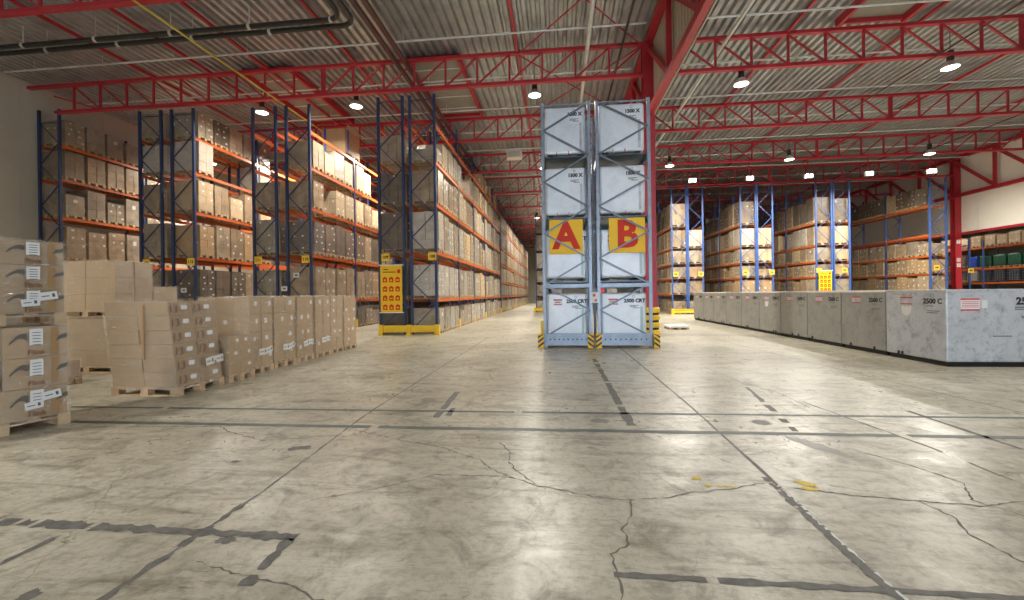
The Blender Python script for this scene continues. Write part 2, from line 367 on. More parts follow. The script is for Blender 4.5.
for dx in (0, .055, .11): fm('yellow_paint_mark', blob(1.31+dx, 3.70, .018, .022, 7+int(dx*100), 0, .003, .3), 'ywear')
fm('iron_cover', MB().disc(.10, (2.45, 5.53, .003), 24).lathe([(.112, .004), (.12, .004)], (2.45, 5.53, 0), 24), 'manhole')
fm('oil_stain', blob(.51, 5.48, .12, .09, 9, 0, .0019, .12), 'stain')
for q in ((-3.39, 2.42, .03, .17, 11, 0), (-2.87, 2.04, .05, .06, 12, 0), (-2.75, 4.3, .12, .07, 13, .3), (-3.15, 3.9, .05, .03, 14, 0), (2.62, 4.75, .09, .3, 15, .35), (-2.2, 2.63, .07, .04, 16, 0)):
    fm('floor_stain', blob(*q), 'joint' if q[0] < 0 else 'stain')

# ---------------------------------------------------------------- steelwork
ZL, ZU = 10.07, 11.25
TY = [11.05+6.1*i for i in range(-1, 12)]
def vert_mesh(w=.075): return MB().box(-w/2, w/2, -.035, .035, 0, ZU-ZL).mesh('vertical_strut', 'red')
VM, VM2 = vert_mesh(), vert_mesh(.17)
DX = 1.31
DM = [MB().bar((0, 0, ZU-ZL-.04), (s*DX, 0, .04), .06, .06, up=(0, 1, 0)).mesh('diagonal_strut', 'red') for s in (1, -1)]
def truss(x0, x1, y, label, low_x0=None, merged=False, group=None, mid=None):
    t = thing('roof_truss', label, 'roof truss', (0, y, ZL), 0, group)
    lx0 = x0 if low_x0 is None else low_x0
    MB().box(x0, x1, -.09, .09, ZU-ZL-.05, ZU-ZL+.07).build('top_chord', 'red', t)
    MB().box(lx0, x1, -.09, .09, -.06, .06).build('bottom_chord', 'red', t)
    mid = (x0+x1)/2 if mid is None else mid
    k = int((mid-x0)/DX)
    if merged:
        m = MB()
        for i in range(-k, k+1):
            X = mid+i*DX; m.box(X-.035, X+.035, -.03, .03, 0, ZU-ZL)
            if abs(i) < k or i == 0:
                if i < 0 or i == 0: m.bar((X-DX, 0, ZU-ZL-.04), (X, 0, .04), .055, .055)
                if i >= 0: m.bar((X+DX, 0, ZU-ZL-.04), (X, 0, .04), .055, .055)
        m.build('web_struts', 'red', t)
    else:
        for i in range(-k, k+1):
            X = mid+i*DX
            if X < lx0-.05: continue
            put('vertical_strut', VM2 if i == 0 else VM, t, (X, 0, 0))
            if i < 0 and X > lx0-.2: put('diagonal_strut', DM[0], t, (X, 0, 0))
            if i > 0: put('diagonal_strut', DM[1], t, (X, 0, 0))
        if low_x0 is not None: MB().bar((low_x0-.1, 0, .75), (mid-k*DX+2*DX if mid-k*DX < low_x0 else mid-k*DX, 0, .02), .06, .06, up=(0, 1, 0)).build('diagonal_strut', 'red', t)
    return t
names = ['behind the camera', 'just above the camera view', 'first across the picture', 'second across the picture', 'third across the picture', 'fourth across the picture',
         'fifth across the picture', 'sixth across the picture', 'seventh across the picture', 'eighth across the picture', 'ninth across the picture', 'tenth across the picture', 'eleventh across the picture']
for i, y in enumerate(TY):
    if i == 0: continue
    near = {1: 'cut by the top corner of the picture', 2: 'just behind the lettered racks'}.get(i, '%s one from the camera' % ORD[i-1])
    truss(XL, 3.5, y, 'red lattice roof truss on the cream-wall side, '+near, low_x0=-22.35, merged=i > 5, mid=-9.65, group='left roof trusses')
    if i >= 2: truss(3.62, 29.5, y, 'red lattice roof truss on the container side, %s from the camera' % ORD[i-2], merged=i > 5, mid=16.6, group='right roof trusses')
def girder(X, zl, label, y0, y1, sheet):
    g = thing('lattice_girder', label, 'steel girder', (X, 0, zl))
    H = ZU-zl+.05
    MB().box(-.10, .10, y0, y1, -.12, .12).build('bottom_chord', 'red', g)
    MB().box(-.14, .14, y0, y1, H-.12, H+.1).build('top_chord', 'red', g)
    vm = MB().box(-.08, .08, -.08, .08, .1, H-.1).mesh('vertical_strut', 'red')
    dm = MB().bar((0, 0, H-.15), (0, -3.05, .1), .16, .16, up=(1, 0, 0)).mesh('diagonal_strut', 'red')
    y = 17.15
    while y-3.05 >= y0: y -= 3.05
    while y < y1:
        put('vertical_strut', vm, g, (0, y, 0))
        if y-3.05 > y0: put('diagonal_strut', dm, g, (0, y, 0))
        y += 3.05
    if sheet:
        s = MB(); y = y0
        while y < y1:
            s.poly([(.16, y, 0), (.16, y+.12, 0), (.16, y+.12, H), (.16, y, H)]); s.poly([(.16, y+.12, 0), (.19, y+.15, 0), (.19, y+.15, H), (.16, y+.12, H)])
            s.poly([(.19, y+.15, 0), (.19, y+.27, 0), (.19, y+.27, H), (.19, y+.15, H)]); s.poly([(.19, y+.27, 0), (.16, y+.3, 0), (.16, y+.3, H), (.19, y+.27, H)]); y += .3
        s.box(.2, .24, y0, y1, 0, H); s.build('cladding_sheet', 'wall', g)
    return g
girder(3.62, 8.5, 'deep red lattice girder over the lettered racks, clad with beige sheet', -8, 72, True)
girder(29.6, 8.5, 'deep red lattice girder above the white panel wall at right', 14, 84, False)
def column(x, y, label, zt=ZU, marks=False):
    c = thing('steel_column', label, 'steel column', (x, y, 0))
    MB().box(-.21, .21, -.2, -.175, 0, zt).box(-.21, .21, .175, .2, 0, zt).box(-.02, .02, -.18, .18, 0, zt).build('shaft', 'red', c)
    MB().box(-.3, .3, -.28, .28, 0, .03).build('base_plate', 'red', c)
    if marks:
        for z, t in ((5.1, '3'), (3.75, '12'), (3.35, '2')):
            MB().box(-.13, .13, -.206, -.2, z-.14, z+.14).build('marking', 'paper', c); text(t, .26, 'redink', (0, -.209, z), FRONT, c)
    return c
column(3.60, 17.15, 'red steel column right behind the lettered rack front')
column(29.7, 35.45, 'red steel column with small white marks before the white panel wall', marks=True)
column(3.55, 35.45, 'red steel column far down the middle line of the hall')
# roof ties running down the hall
for X, y1 in ((-17.4, 72), (-14.7, 72), (-12.1, 72), (-8.2, 72), (-1.45, 72), (8.7, 60), (13.2, 60), (18.6, 60), (24, 60)):
    tag(MB().box(X-.05, X+.05, 8, y1, 11.26, 11.36).build('roof_tie', 'red'), 'thin red roof tie running down the %s side, %s out from the deep girder' % ('cream-wall' if X < 0 else 'container', {-17.4: 'fifth', -14.7: 'fourth', -12.1: 'third', -8.2: 'second', -1.45: 'first', 8.7: 'first', 13.2: 'second', 18.6: 'third', 24: 'fourth'}[X]), 'roof tie', 'roof ties')
def hatch(x0, x1, y0, y1, label):
    t = thing('roof_hatch', label, 'roof hatch', (0, 0, 11.2), group='framed roof hatches')
    MB().box(x0, x1, y0, y1, .26, .29).build('sheet', 'hatch', t)
    m = MB(); m.box(x0-.06, x0+.06, y0, y1, 0, .3).box(x1-.06, x1+.06, y0, y1, 0, .3).box(x0, x1, y0, y0+.1, .1, .3).box(x0, x1, y1-.1, y1, .1, .3)
    m.build('frame', 'red', t)
    b = MB(); k = y0+1
    while k < y1-.3: b.box(x0, x1, k-.02, k+.02, .22, .26); k += 1.3
    b.build('glazing_bars', 'white_pipe', t)
hatch(-6.1, -3.9, 17.3, 23.0, 'brown roof hatch in red frame above the rack with the yellow banner')
hatch(-13.4, -11.2, 17.3, 23.0, 'brown roof hatch in red frame above the lamp over rack 111')
hatch(10.3, 12.5, 11.2, 16.9, 'grey roof hatch in red frame on the container side')
# wind bracing crosses
for i in (0, 1, 2, 3):
    y0 = 11.05+6.1*i
    for a, b in (((-1.45, y0), (3.4, y0+6.1)), ((3.4, y0), (-1.45, y0+6.1))):
        tag(MB().tube([(a[0], a[1], 11.2), (b[0], b[1], 11.2)], .028, 6).build('bracing_rod', 'red'), 'thin red diagonal roof bracing rod beside the deep girder, %s, %s bay' % ('rising toward the girder' if a[0] < b[0] else 'rising away from it', ORD[i]), 'bracing rod', 'crossed roof bracing rods')
# pipes
for i, y in enumerate((9.3, 12.35, 15.35, 18.4, 21.5, 24.5, 27.6, 30.7, 33.8, 37, 40, 43, 46, 49, 52)):
    side = 'front' if i < 3 else 'far'
    p_ = thing('sprinkler_pipe', 'thin white sprinkler pipe crossing under the roof on the cream-wall side, %s' % ORD[i], 'pipe', (0, y, 10.98), group='left sprinkler pipes')
    MB().tube([(-22.4, 0, 0), (3.2, 0, 0)], .035, 6).build('pipe_run', 'white_pipe', p_)
    m = MB()
    for k in range(8): m.tube([(-21+k*3.1, 0, -.1), (-21+k*3.1, 0, .4)], .012, 5)
    m.build('hangers', 'white_pipe', p_)
    if i > 1:
        p_ = thing('sprinkler_pipe', 'thin white sprinkler pipe crossing under the roof on the container side, %s' % ORD[i-2], 'pipe', (0, y, 10.98), group='right sprinkler pipes')
        MB().tube([(4, 0, 0), (29.3, 0, 0)], .035, 6).build('pipe_run', 'white_pipe', p_)
def pipe(name, mat, pts, r, label, cat='pipe', n=10): return tag(MB().tube(pts, r, n).build(name, mat), label, cat)
pipe('long_pipe', 'white_pipe', [(1.2, 4, 10.6), (1.28, 60, 10.6)], .075, 'thick white pipe running down the roof above the lettered racks')
pipe('long_pipe', 'white_pipe', [(6.4, 4, 10.95), (6.3, 60, 10.95)], .06, 'white pipe down the roof on the container side of the girder')
pipe('cable_tray', 'black', [(2.55, 4, 10.9), (2.55, 60, 10.9)], .05, 'dark cable run beside the deep girder above rack B', 'cable', 6)
pipe('gas_pipe', 'yellow_pipe', [(-11.65, 2, 9.96), (-11.72, 60, 9.96)], .035, 'thin yellow pipe running down the hall below the red trusses')
for i, (dx, rr) in enumerate(((0, .10), (.36, .10))):
    pipe('heating_pipe', 'redd', [(-6.3+dx, 4, 10.85), (-5.95+dx, 60, 10.85)], rr, ('outer' if i == 0 else 'inner')+' one of two dark red pipes running down the roof')
for i, y in enumerate((13.5, 13.85)):
    pts = [(-22.9, y, 10.75), (-7.4+.3*i, y, 10.75)]
    for k in range(1, 7): a = k/6*pi/2; pts.append((-7.4+.3*i+.5*sin(a), y-.5*(1-cos(a)), 10.75))
    pts.append((-6.9+.3*i, 4, 10.75))
    b = thing('drain_pipe', ('front' if i == 0 else 'rear')+' one of two black roof pipes bending at the elbow', 'pipe')
    MB().tube(pts, .085, 10).build('pipe_run', 'black', b)
    m = MB()
    for k in range(6): X = -21.8+k*2.9+i*.5; m.tube([(X-.05, y, 10.75), (X+.05, y, 10.75)], .1, 10); m.box(X-.015, X+.015, y-.01, y+.01, 10.8, 11.45)
    m.build('clamps', 'white_pipe', b)
pipe('conduit', 'redd', [(13.7, 6, 10.0), (13.7, 29.7, 10.0)], .03, 'thin conduit running along the roof to a floodlight', 'conduit', 6)
pipe('conduit', 'redd', [(22.4, 14, 10.0), (22.4, 48, 10.0)], .03, 'thin conduit running along the roof toward the white panel wall', 'conduit', 6)

# ---------------------------------------------------------------- lamps
LZ = 9.62
hous = MB().lathe([(0, .62), (.09, .62), (.11, .58), (.11, .28), (.07, .24)], n=16).mesh('housing', 'black')
refl = MB().lathe([(.08, .26), (.14, .2), (.22, .1), (.27, 0), (.26, 0), (.21, .1), (.13, .19)], n=24).mesh('reflector', 'alu')
glow = MB().lathe([(0, -.05), (.10, -.045), (.19, -.02), (.25, .01)], n=24).mesh('diffuser', 'lamp')
hook = MB().tube([(0, 0, .6), (0, 0, 1.3)], .012, 6).mesh('hook', 'black')
def lamp(x, y, power, label, group=None, col=(1, .95, .84), z=LZ):
    t = thing('high_bay_lamp', label, 'ceiling lamp', (x, y, z), 0, group)
    put('housing', hous, t); put('reflector', refl, t); put('diffuser', glow, t); put('hook', hook, t)
    l = bpy.data.lights.new('lamp_light', 'AREA'); l.shape = 'DISK'; l.size = .5; l.energy = power; l.color = col; l.spread = R(160)
    o = bpy.data.objects.new('lamp_light', l); C.objects.link(o); o.parent = t; o.location = (0, 0, -.07)
PW = 430
desc = {(-13.3, 18.35): 'lit high bay lamp hanging beside the open-top rack', (-8.78, 18.3): 'lit high bay lamp hanging above the aisle before the banner rack',
        (-.84, 18.3): 'lit high bay lamp hanging just beside rack A', (7.2, 17.5): 'lit high bay lamp in the front row, next to the deep girder',
        (14.3, 17.2): 'lit high bay lamp in the front row, toward the white panel wall', (7.2, 28.2): 'lit high bay lamp in the rear row, next to the red column',
        (14.2, 27.9): 'lit high bay lamp in the rear row, middle one of three', (22.1, 28.0): 'lit high bay lamp in the rear row, toward the white panel wall'}
for (x, y), l in desc.items(): lamp(x, y, PW*(.8 if y < 20 and x < -5 else (1.9 if x < 0 else .85) if y < 20 else 1.9), l, z=10.05 if x < 0 else LZ)
for x in (-20.6, -10.8, 7.2, 14.3, 22.0):
    lamp(x, 6.6 if x > -5 else .5, PW*(1.5 if x < 0 else .7), 'lit high bay lamp overhead, above the view of the photo', 'unseen overhead lamps')
for x, ys in ((-20.7, (24,)), (-14.4, (24,)), (-9.0, (24,)), (-.75, (28,)), (-2.05, (46, 53, 61, 72)), (34.0, (29, 43))):  # unseen lamps, added to light the rack faces along the aisles
    for y in ys: lamp(x, y, PW*(1.9 if x < 0 else 2.2), 'lit high bay lamp deep in a rack aisle, hidden behind the racks', 'lamps deep in the aisles', z=9.75)
# twin floodlights
for i, x in enumerate((8.95, 12.53, 16.13, 19.7, 23.33)):
    t = thing('flood_light', 'white twin floodlight under the far roof truss, %s from the column' % ORD[i], 'floodlight', (x, 29.45, 8.95), 0, 'twin floodlights on the far truss')
    for s in (-1, 1): bx_ = MB().box(s*.12-.1, s*.12+.1, -.12, .06, -.13, .13).build('lamp_head', 'whitebox', t)
    for s in (-1, 1): MB().box(s*.12-.08, s*.12+.08, -.135, -.12, -.11, .11).build('lamp_glass', 'lamp', t)
    l = bpy.data.lights.new('flood_beam', 'AREA'); l.size = .4; l.energy = 420; l.color = (1, .95, .84); o = put('flood_beam', l, t, (0, .0, -.2))
    MB().box(-.25, .25, .02, .06, .13, .17).box(-.02, .02, .02, .06, .16, 1.1).build('bracket', 'red', t)
t = thing('unit_heater', 'white heater box hanging under the roof beyond rack 108', 'heater', (-2.75, 28.9, 10.75))
MB().box(-.5, .5, -.3, .3, 0, .5).build('casing', 'whitebox', t); MB().box(-.42, .42, -.32, -.3, .08, .42).build('grille', 'alu', t); MB().box(-.4, -.36, -.02, .02, .5, .55).box(.36, .4, -.02, .02, .5, .55).build('bracket', 'red', t)

# ---------------------------------------------------------------- pallets and loads
def pallet_mb(mb, w, d, m=0):   # w along Y, d along X, height .144
    for i in range(5):
        y = -w/2+(w-.12)*i/4; mb.box(-d/2, d/2, y, y+.12, .122, .144, m)
    for i in range(3):
        x = -d/2+(d-.14)*i/2; mb.box(x, x+.14, -w/2, w/2, .10, .122, m)
        for j in range(3): y = -w/2+(w-.12)*j/2; mb.box(x, x+.14, y, y+.12, .022, .10, m)
    for j in range(3): y = -w/2+(w-.12)*j/2; mb.box(-d/2, d/2, y, y+.12, 0, .022, m)
_c = {}
def pal(w, d):
    k = ('p', round(w, 2), round(d, 2))
    if k not in _c: mb = MB(); pallet_mb(mb, w, d); _c[k] = mb.mesh('pallet', 'wood')
    return _c[k]
def cartons_mb(w, d, h, ny, nx, nz, seed, labels=True, top=0.):
    """stack of separate cartons with gaps and paper labels"""
    r = random.Random(seed); mb = MB(); g = .006; z0 = .144
    for k in range(nz):
        za, zb = z0+h*k/nz+g*.5, z0+h*(k+1)/nz-g*.5
        for i in range(nx):
            for j in range(ny):
                if 0 < i < nx-1 and 0 < j < ny-1 and k < nz-1: continue
                jx, jy = r.uniform(-.008, .008), r.uniform(-.008, .008)
                xa, xb = -d/2+d*i/nx+g+jx, -d/2+d*(i+1)/nx-g+jx; ya, yb = -w/2+w*j/ny+g+jy, -w/2+w*(j+1)/ny-g+jy
                mb.box(xa, xb, ya, yb, za, zb, 0)
                if labels and (i in (0, nx-1)) and r.random() < .62:
                    s = 1 if i == nx-1 else -1; X = (xb if s > 0 else xa)+s*.002
                    yc = ya+(yb-ya)*.68; zc = za+(zb-za)*.62; a, b = (yb-ya)*r.uniform(.09, .16), (zb-za)*.13; yc += (yb-ya)*r.uniform(-.3, .1)
                    q = [(X, yc-a, zc-b), (X, yc+a, zc-b), (X, yc+a, zc+b), (X, yc-a, zc+b)]
                    mb.poly(q if s > 0 else q[::-1], 1)
                if labels and j == 0 and nx > 1 and r.random() < .3:
                    xc = xa+(xb-xa)*.6; zc = za+(zb-za)*.6; a, b = (xb-xa)*.11, (zb-za)*.12; Y = ya-.002
                    mb.poly([(xc-a, Y, zc-b), (xc+a, Y, zc-b), (xc+a, Y, zc+b), (xc-a, Y, zc+b)], 1)
    return mb
def lumpy(w, d, h, seed, n=4):
    """film wrapped block with soft bulges and a slightly uneven top"""
    r = random.Random(seed); mb = MB(); nx, ny, nz = 3, 3, 6; z0 = .144; idx = {}; vs = []
    for k in range(nz+1):
        for i in range(nx+1):
            for j in range(ny+1):
                if 0 < i < nx and 0 < j < ny and 0 < k < nz: continue
                s = 1+r.uniform(-.03, .02); X = (-d/2+d*i/nx); Y = (-w/2+w*j/ny); Z = z0+h*k/nz
                if i in (0, nx): X *= s
                if j in (0, ny): Y *= s
                if k in (0,): X *= .98; Y *= .98
                if i in (0, nx) and j in (0, ny): X *= .985; Y *= .985
                if k == nz: Z += r.uniform(-.02, .015)
                idx[i, j, k] = len(vs); vs.append((X, Y, Z))
    fs = []
    for a in range(nz):
        for j in range(ny):
            fs.append((idx[0, j, a], idx[0, j, a+1], idx[0, j+1, a+1], idx[0, j+1, a])); fs.append((idx[nx, j, a], idx[nx, j+1, a], idx[nx, j+1, a+1], idx[nx, j, a+1]))
        for i in range(nx):
            fs.append((idx[i, 0, a], idx[i+1, 0, a], idx[i+1, 0, a+1], idx[i, 0, a+1])); fs.append((idx[i, ny, a], idx[i, ny, a+1], idx[i+1, ny, a+1], idx[i+1, ny, a]))
    for i in range(nx):
        for j in range(ny): fs.append((idx[i, j, nz], idx[i+1, j, nz], idx[i+1, j+1, nz], idx[i, j+1, nz]))
    mb._add(vs, fs); 
    X = d/2+.012
    mb.poly([(X, -.1, z0+h*.62), (X, .08, z0+h*.62), (X, .08, z0+h*.78), (X, -.1, z0+h*.78)], 1)
    mb.poly([(-X, .08, z0+h*.62), (-X, -.1, z0+h*.62), (-X, -.1, z0+h*.78), (-X, .08, z0+h*.78)], 1)
    return mb
KINDS = {  # name: (object name, look for the label, body part name)
 'brown': ('carton_pallet', 'brown carton stack', 'cartons'), 'light': ('carton_pallet', 'pale carton stack', 'cartons'), 'dark': ('carton_pallet', 'dark carton stack', 'cartons'),
 'wb': ('wrapped_carton_pallet', 'film-wrapped carton load', 'cartons'), 'wg': ('wrapped_pallet', 'film-wrapped grey load', 'wrapped_goods'), 'wd': ('wrapped_pallet', 'film-wrapped dark load', 'wrapped_goods'),
 'ww': ('wrapped_pallet', 'film-wrapped whitish load', 'wrapped_goods')}
MATS = {'brown': 'card', 'light': 'card2', 'dark': 'carddk', 'wb': 'wrapb', 'wg': 'wrapg', 'wd': 'wrapd', 'ww': 'wrapw'}
def load_mesh(kind, h, w=.82, d=1.16):
    h = round(h/.12)*.12; v = rnd.randrange(3); k = (kind, round(h, 2), v, w, d)
    if k not in _c:
        hh = h-.144
        if kind in ('brown', 'light', 'dark'):
            nz = max(2, round(hh/(.30, .36, .25)[v])); mb = cartons_mb(w, d, hh, 2, 3, nz, v)
        elif kind == 'wb': mb = cartons_mb(w, d, hh, 2, 3, max(2, round(hh/.4)), v, v != 1)
        elif v < 2: mb = cartons_mb(w, d, hh, 2, (2, 3)[v], max(2, round(hh/(.42, .28)[v])), v+9, v == 1)
        else: mb = lumpy(w, d, hh, v*7+int(h*10))
        _c[k] = mb.mesh(KINDS[kind][2], [MATS[kind], 'paper'])
    return _c[k]
NL = {'n': 0}; KEY = {}
HID = {'banner rack 109': [(0, 3), (1, 2), (1, 3), (3, 3), (4, 3)], 'crate rack 110': [(0, 0), (0, 1)], 'open-top rack 111': [(0, 0), (0, 1)], 'tall-loaded rack 112': [(0, 2), (0, 3), (0, 4)], 'the back-to-back rack': [(0, 0), (0, 1)], 'the wall rack': [(0, 1), (0, 2), (0, 3), (0, 4), (0, 5), (1, 0), (1, 1), (1, 2), (1, 4), (1, 5), (5, 5)], 'second column-side rack': [(0, 1)], 'third column-side rack': [(0, 0), (0, 1), (0, 2), (0, 3), (0, 4), (0, 5), (0, 6), (0, 7), (1, 9)], 'fourth column-side rack': [(0, 0), (0, 1)], 'fifth column-side rack': [(0, 0), (0, 1), (0, 2), (0, 3), (0, 4), (0, 6), (0, 7), (0, 8), (0, 9), (1, 8), (4, 8), (4, 9)], 'panel-wall rack': [(0, 7), (0, 10), (1, 10), (2, 8), (2, 10)], 'the sack rack': [(0, 6), (0, 7)]}   # loads the photo shows nothing of
def load(kind, x, y, z, h, label, group, w=.82, d=1.16, rz=0.):
    t = thing(KINDS[kind][0], label, 'pallet load', (x, y, z), rz+rnd.uniform(-.012, .012), group)
    put('pallet', pal(w, d), t); put(KINDS[kind][2], load_mesh(kind, h, w, d), t); NL['n'] += 1
    return t
STUFF = {k: MB() for k in ('wb', 'wg', 'ww', 'brown')}
def far_load(kind, x, y, z, h):
    k = kind if kind in STUFF else ('wg' if kind[0] == 'w' else 'brown'); mb = STUFF[k]; w, d = .82, 1.16
    mb.box(x-d/2, x+d/2, y-w/2, y+w/2, z+.144, z+h); mb.box(x-d/2, x+d/2, y-w/2, y+w/2, z+.1, z+.144); mb.box(x-d/2, x+d/2, y-w/2, y-w/2+.12, z, z+.1); mb.box(x-d/2, x+d/2, y+w/2-.12, y+w/2, z, z+.1)

# ---------------------------------------------------------------- racks
def brace_mb(H, W=1.05, pitch=.95, t=.035, first=.25):
    mb = MB(); z = first; s = 1
    mb.bar((-W/2, 0, first), (W/2, 0, first), t, t, up=(0, 1, 0))
    while z+pitch < H-.1:
        a, b = (-W/2+.05, W/2-.05) if s > 0 else (W/2-.05, -W/2+.05)
        mb.bar((a, 0, z), (b, 0, z+pitch), t, t, up=(0, 1, 0)); z += pitch; s = -s
    mb.bar((-W/2, 0, z), (W/2, 0, z), t, t, up=(0, 1, 0))
    return mb
_f = {}
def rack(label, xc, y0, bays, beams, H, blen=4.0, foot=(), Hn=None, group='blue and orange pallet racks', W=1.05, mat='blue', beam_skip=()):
    t = thing('pallet_rack', label, 'pallet rack', (xc, y0, 0), 0, group)
    for i in range(bays+1):
        h = (Hn if (Hn and i == 0) else H) if i in (0,) else H
        k = (round(h, 2), W, mat)
        if k not in _f:
            _f[k] = (brace_mb(h, W).mesh('upright_frame', mat),
                     MB().box(-.05, .05, -.045, .045, 0, h).box(-.08, .08, -.07, .07, 0, .012).mesh('post', mat))
        f = put('upright_frame', _f[k][0], t, (0, i*blen, 0))
        for s in (-1, 1): put('post', _f[k][1], f, (s*W/2, 0, 0))
    bk = ('beam', blen)
    if bk not in _f:
        mb = MB(); mb.box(-.025, .025, .05, blen-.05, 0, .13); mb.box(-.032, .032, .045, .055+.03, -.06, .17); mb.box(-.032, .032, blen-.085, blen-.045, -.06, .17)
        _f[bk] = mb.mesh('shelf_beam', 'orange')
    for i in range(bays):
        for k, z in enumerate(beams):
            if (i, k) in beam_skip: continue
            for s in (-1, 1): put('shelf_beam', _f[bk], t, (s*(W/2+.005), i*blen, z-.13))
    for i in foot:
        for s in (-1, 1) if foot == 'both' else (1,):
            MB().box(-.1, .1, -.09, .09, 0, .42).mesh if 0 else None
    fk = 'foot'
    if fk not in _f: _f[fk] = MB().box(-.09, .09, -.1, -.085, 0, .42).box(.075, .09, -.1, .1, 0, .42).box(-.09, -.075, -.1, .1, 0, .42).mesh('foot_guard', 'yellow')
    for i in foot: put('foot_guard', _f[fk], t, (W/2 if xc < 0 else -W/2, i*blen, 0))
    return t
LV = [0, 1.47, 3.45, 5.45, 7.2, 8.75]     # top of beams, left hall
HL = [1.15, 1.52, 1.68, 1.45, 1.15]
def fill(rackname, xc, y0, n, levels, heights, kinds, group, face='', skip=(), far=False, blen=4.0, start=0, order='from the end', hj=.1, ends=None):
    for k, (z, h) in enumerate(zip(levels, heights)):
        if h is None: continue
        tier = 'on the floor tier' if z == 0 else 'on the %s shelf' % ORD[sum(1 for q in levels[:k+1] if q > 0)-1]
        for i in range(start, n):
            b, q = divmod(i, 4); y = y0+b*blen+.12+.94*(q+.5)
            if (k, i) in skip: continue
            kd = kinds[k] if isinstance(kinds[k], str) and kinds[k] in KINDS else rnd.choice(kinds[k])
            if ends and i == 0: kd = ends[k]
            hh = h*(1-rnd.random()*hj) if rnd.random() > .06 else h*.72
            if far: far_load(kd, xc, y, z, hh); continue
            dx_ = rnd.uniform(-.02, .03)
            if (k, i) in HID.get(rackname, ()): continue
            lo_ = load(kd, xc+dx_, y, z, hh, '%s %s of %s, %s %s' % (KINDS[kd][1], tier, rackname, ORD[i] if i < 22 else 'far', order), group)
            KEY[lo_.name] = (rackname, k, i)
R108, R109, R110, R111, R112, R113, R114 = -5.50, -6.86, -10.98, -12.52, -16.38, -17.95, -23.06
RE = 17.4
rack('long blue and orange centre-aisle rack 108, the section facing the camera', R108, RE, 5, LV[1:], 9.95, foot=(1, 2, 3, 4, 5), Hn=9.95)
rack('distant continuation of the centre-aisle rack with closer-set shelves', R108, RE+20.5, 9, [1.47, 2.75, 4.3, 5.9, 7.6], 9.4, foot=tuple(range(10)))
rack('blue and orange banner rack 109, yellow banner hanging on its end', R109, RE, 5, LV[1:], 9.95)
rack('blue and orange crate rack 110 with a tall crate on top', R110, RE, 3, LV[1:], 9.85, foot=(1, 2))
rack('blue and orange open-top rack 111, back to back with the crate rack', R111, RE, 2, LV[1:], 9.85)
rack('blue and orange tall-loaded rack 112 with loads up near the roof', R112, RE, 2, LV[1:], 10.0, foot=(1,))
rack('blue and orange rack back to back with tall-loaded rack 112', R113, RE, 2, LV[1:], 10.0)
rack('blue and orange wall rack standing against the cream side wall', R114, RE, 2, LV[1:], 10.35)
MX = ['wg', 'ww', 'wb', 'light', 'wg', 'brown']
fill('centre-aisle rack 108', R108, RE, 20, LV[:5], HL, [('wg', 'ww', 'wb'), ('ww', 'wg', 'light'), MX, ('ww', 'wg', 'light', 'wb'), MX], 'pallet loads on rack 108', skip=[(4, i) for i in (0, 5, 6)], ends=('wg', 'ww', 'ww', 'wb', 'wb'))
load('wg', R108, RE+.6, 7.2, .62, 'low film-wrapped load on the fourth shelf at the end of the centre-aisle rack', 'pallet loads on rack 108')
for i in (11, 12, 14, 17): load('brown', R108, RE+i//4*4+.12+.94*(i % 4+.5), 8.75, 1.0, 'brown carton stack on the very top shelf of centre-aisle rack, %s from the end' % ORD[i], 'pallet loads on rack 108')
fill('', R108, RE+20.5, 36, [0, 1.47, 2.75, 4.3, 5.9, 7.6], [1.15, 1.1, 1.35, 1.4, 1.5, 1.2], [('wg', 'ww', 'brown')]*6, '', far=True)
fill('banner rack 109', R109, RE, 4, LV[:5], [1.1, 1.5, 1.7, 1.45, 1.3], ['wd', 'wd', 'dark', 'dark', 'wb'], 'pallet loads on rack 109')
fill('crate rack 110', R110, RE, 9, LV[:5], [1.1, 1.55, 1.55, 1.25, 1.35], [('wg', 'wd'), ('wb', 'wb', 'brown', 'wd'), ('wd', 'dark', 'wb'), ('wb', 'light'), ('ww', 'light')], 'pallet loads on rack 110', skip=[(3, 1), (4, 6), (4, 7), (4, 8)], ends=('wg', 'wb', 'wd', 'wb', 'wb'))
t = thing('crate', 'big brown box with open flap and blue straps on top of the crate rack', 'crate', (R110, RE+3.8, 8.75))
MB().box(-.58, .58, -.8, .8, .144, 1.25).build('case', 'card', t); put('pallet', pal(1.6, 1.16), t); MB().box(.582, .6, -.55, -.4, .144, 1.25).box(-.5, -.4, -.815, -.8, .144, 1.25).build('strap', 'bagb', t)
MB().bar((-.58, -.8, 1.25), (-.50, -.95, 1.40), .02, .5).bar((.58, 0, 1.25), (.74, 0, 1.42), 1.5, .012).build('open_flap', 'card', t)
fill('open-top rack 111', R111, RE, 2, LV[:5], [1.1, 1.5, 1.6, 1.25, None], ['wg', 'wg', 'wg', 'wb', 'wb'], 'pallet loads on rack 111', skip=())
fill('tall-loaded rack 112', R112, RE, 5, LV, [1.1, 1.5, 1.6, 1.5, 1.5, 1.25], [('wb', 'brown'), ('wd', 'wb'), ('brown', 'wb'), ('light', 'wb'), ('ww',), ('wd', 'wg')], 'pallet loads on rack 112', skip=[(4, 1), (4, 2), (4, 3)])
fill('the back-to-back rack', R113, RE, 2, LV, [1.1, 1.5, 1.6, 1.5, 1.4, 1.25], ['wb', 'wb', 'wg', 'wb', 'ww', 'wg'], 'pallet loads back to back with rack 112')
fill('the wall rack', R114, RE, 6, LV, [1.1, 1.5, 1.6, 1.45, 1.4, 1.25], [('wb', 'brown'), ('wb', 'brown'), ('wb', 'wg'), ('wb', 'wg'), ('wb', 'wg'), ('wg', 'ww')], 'pallet loads on the wall rack')

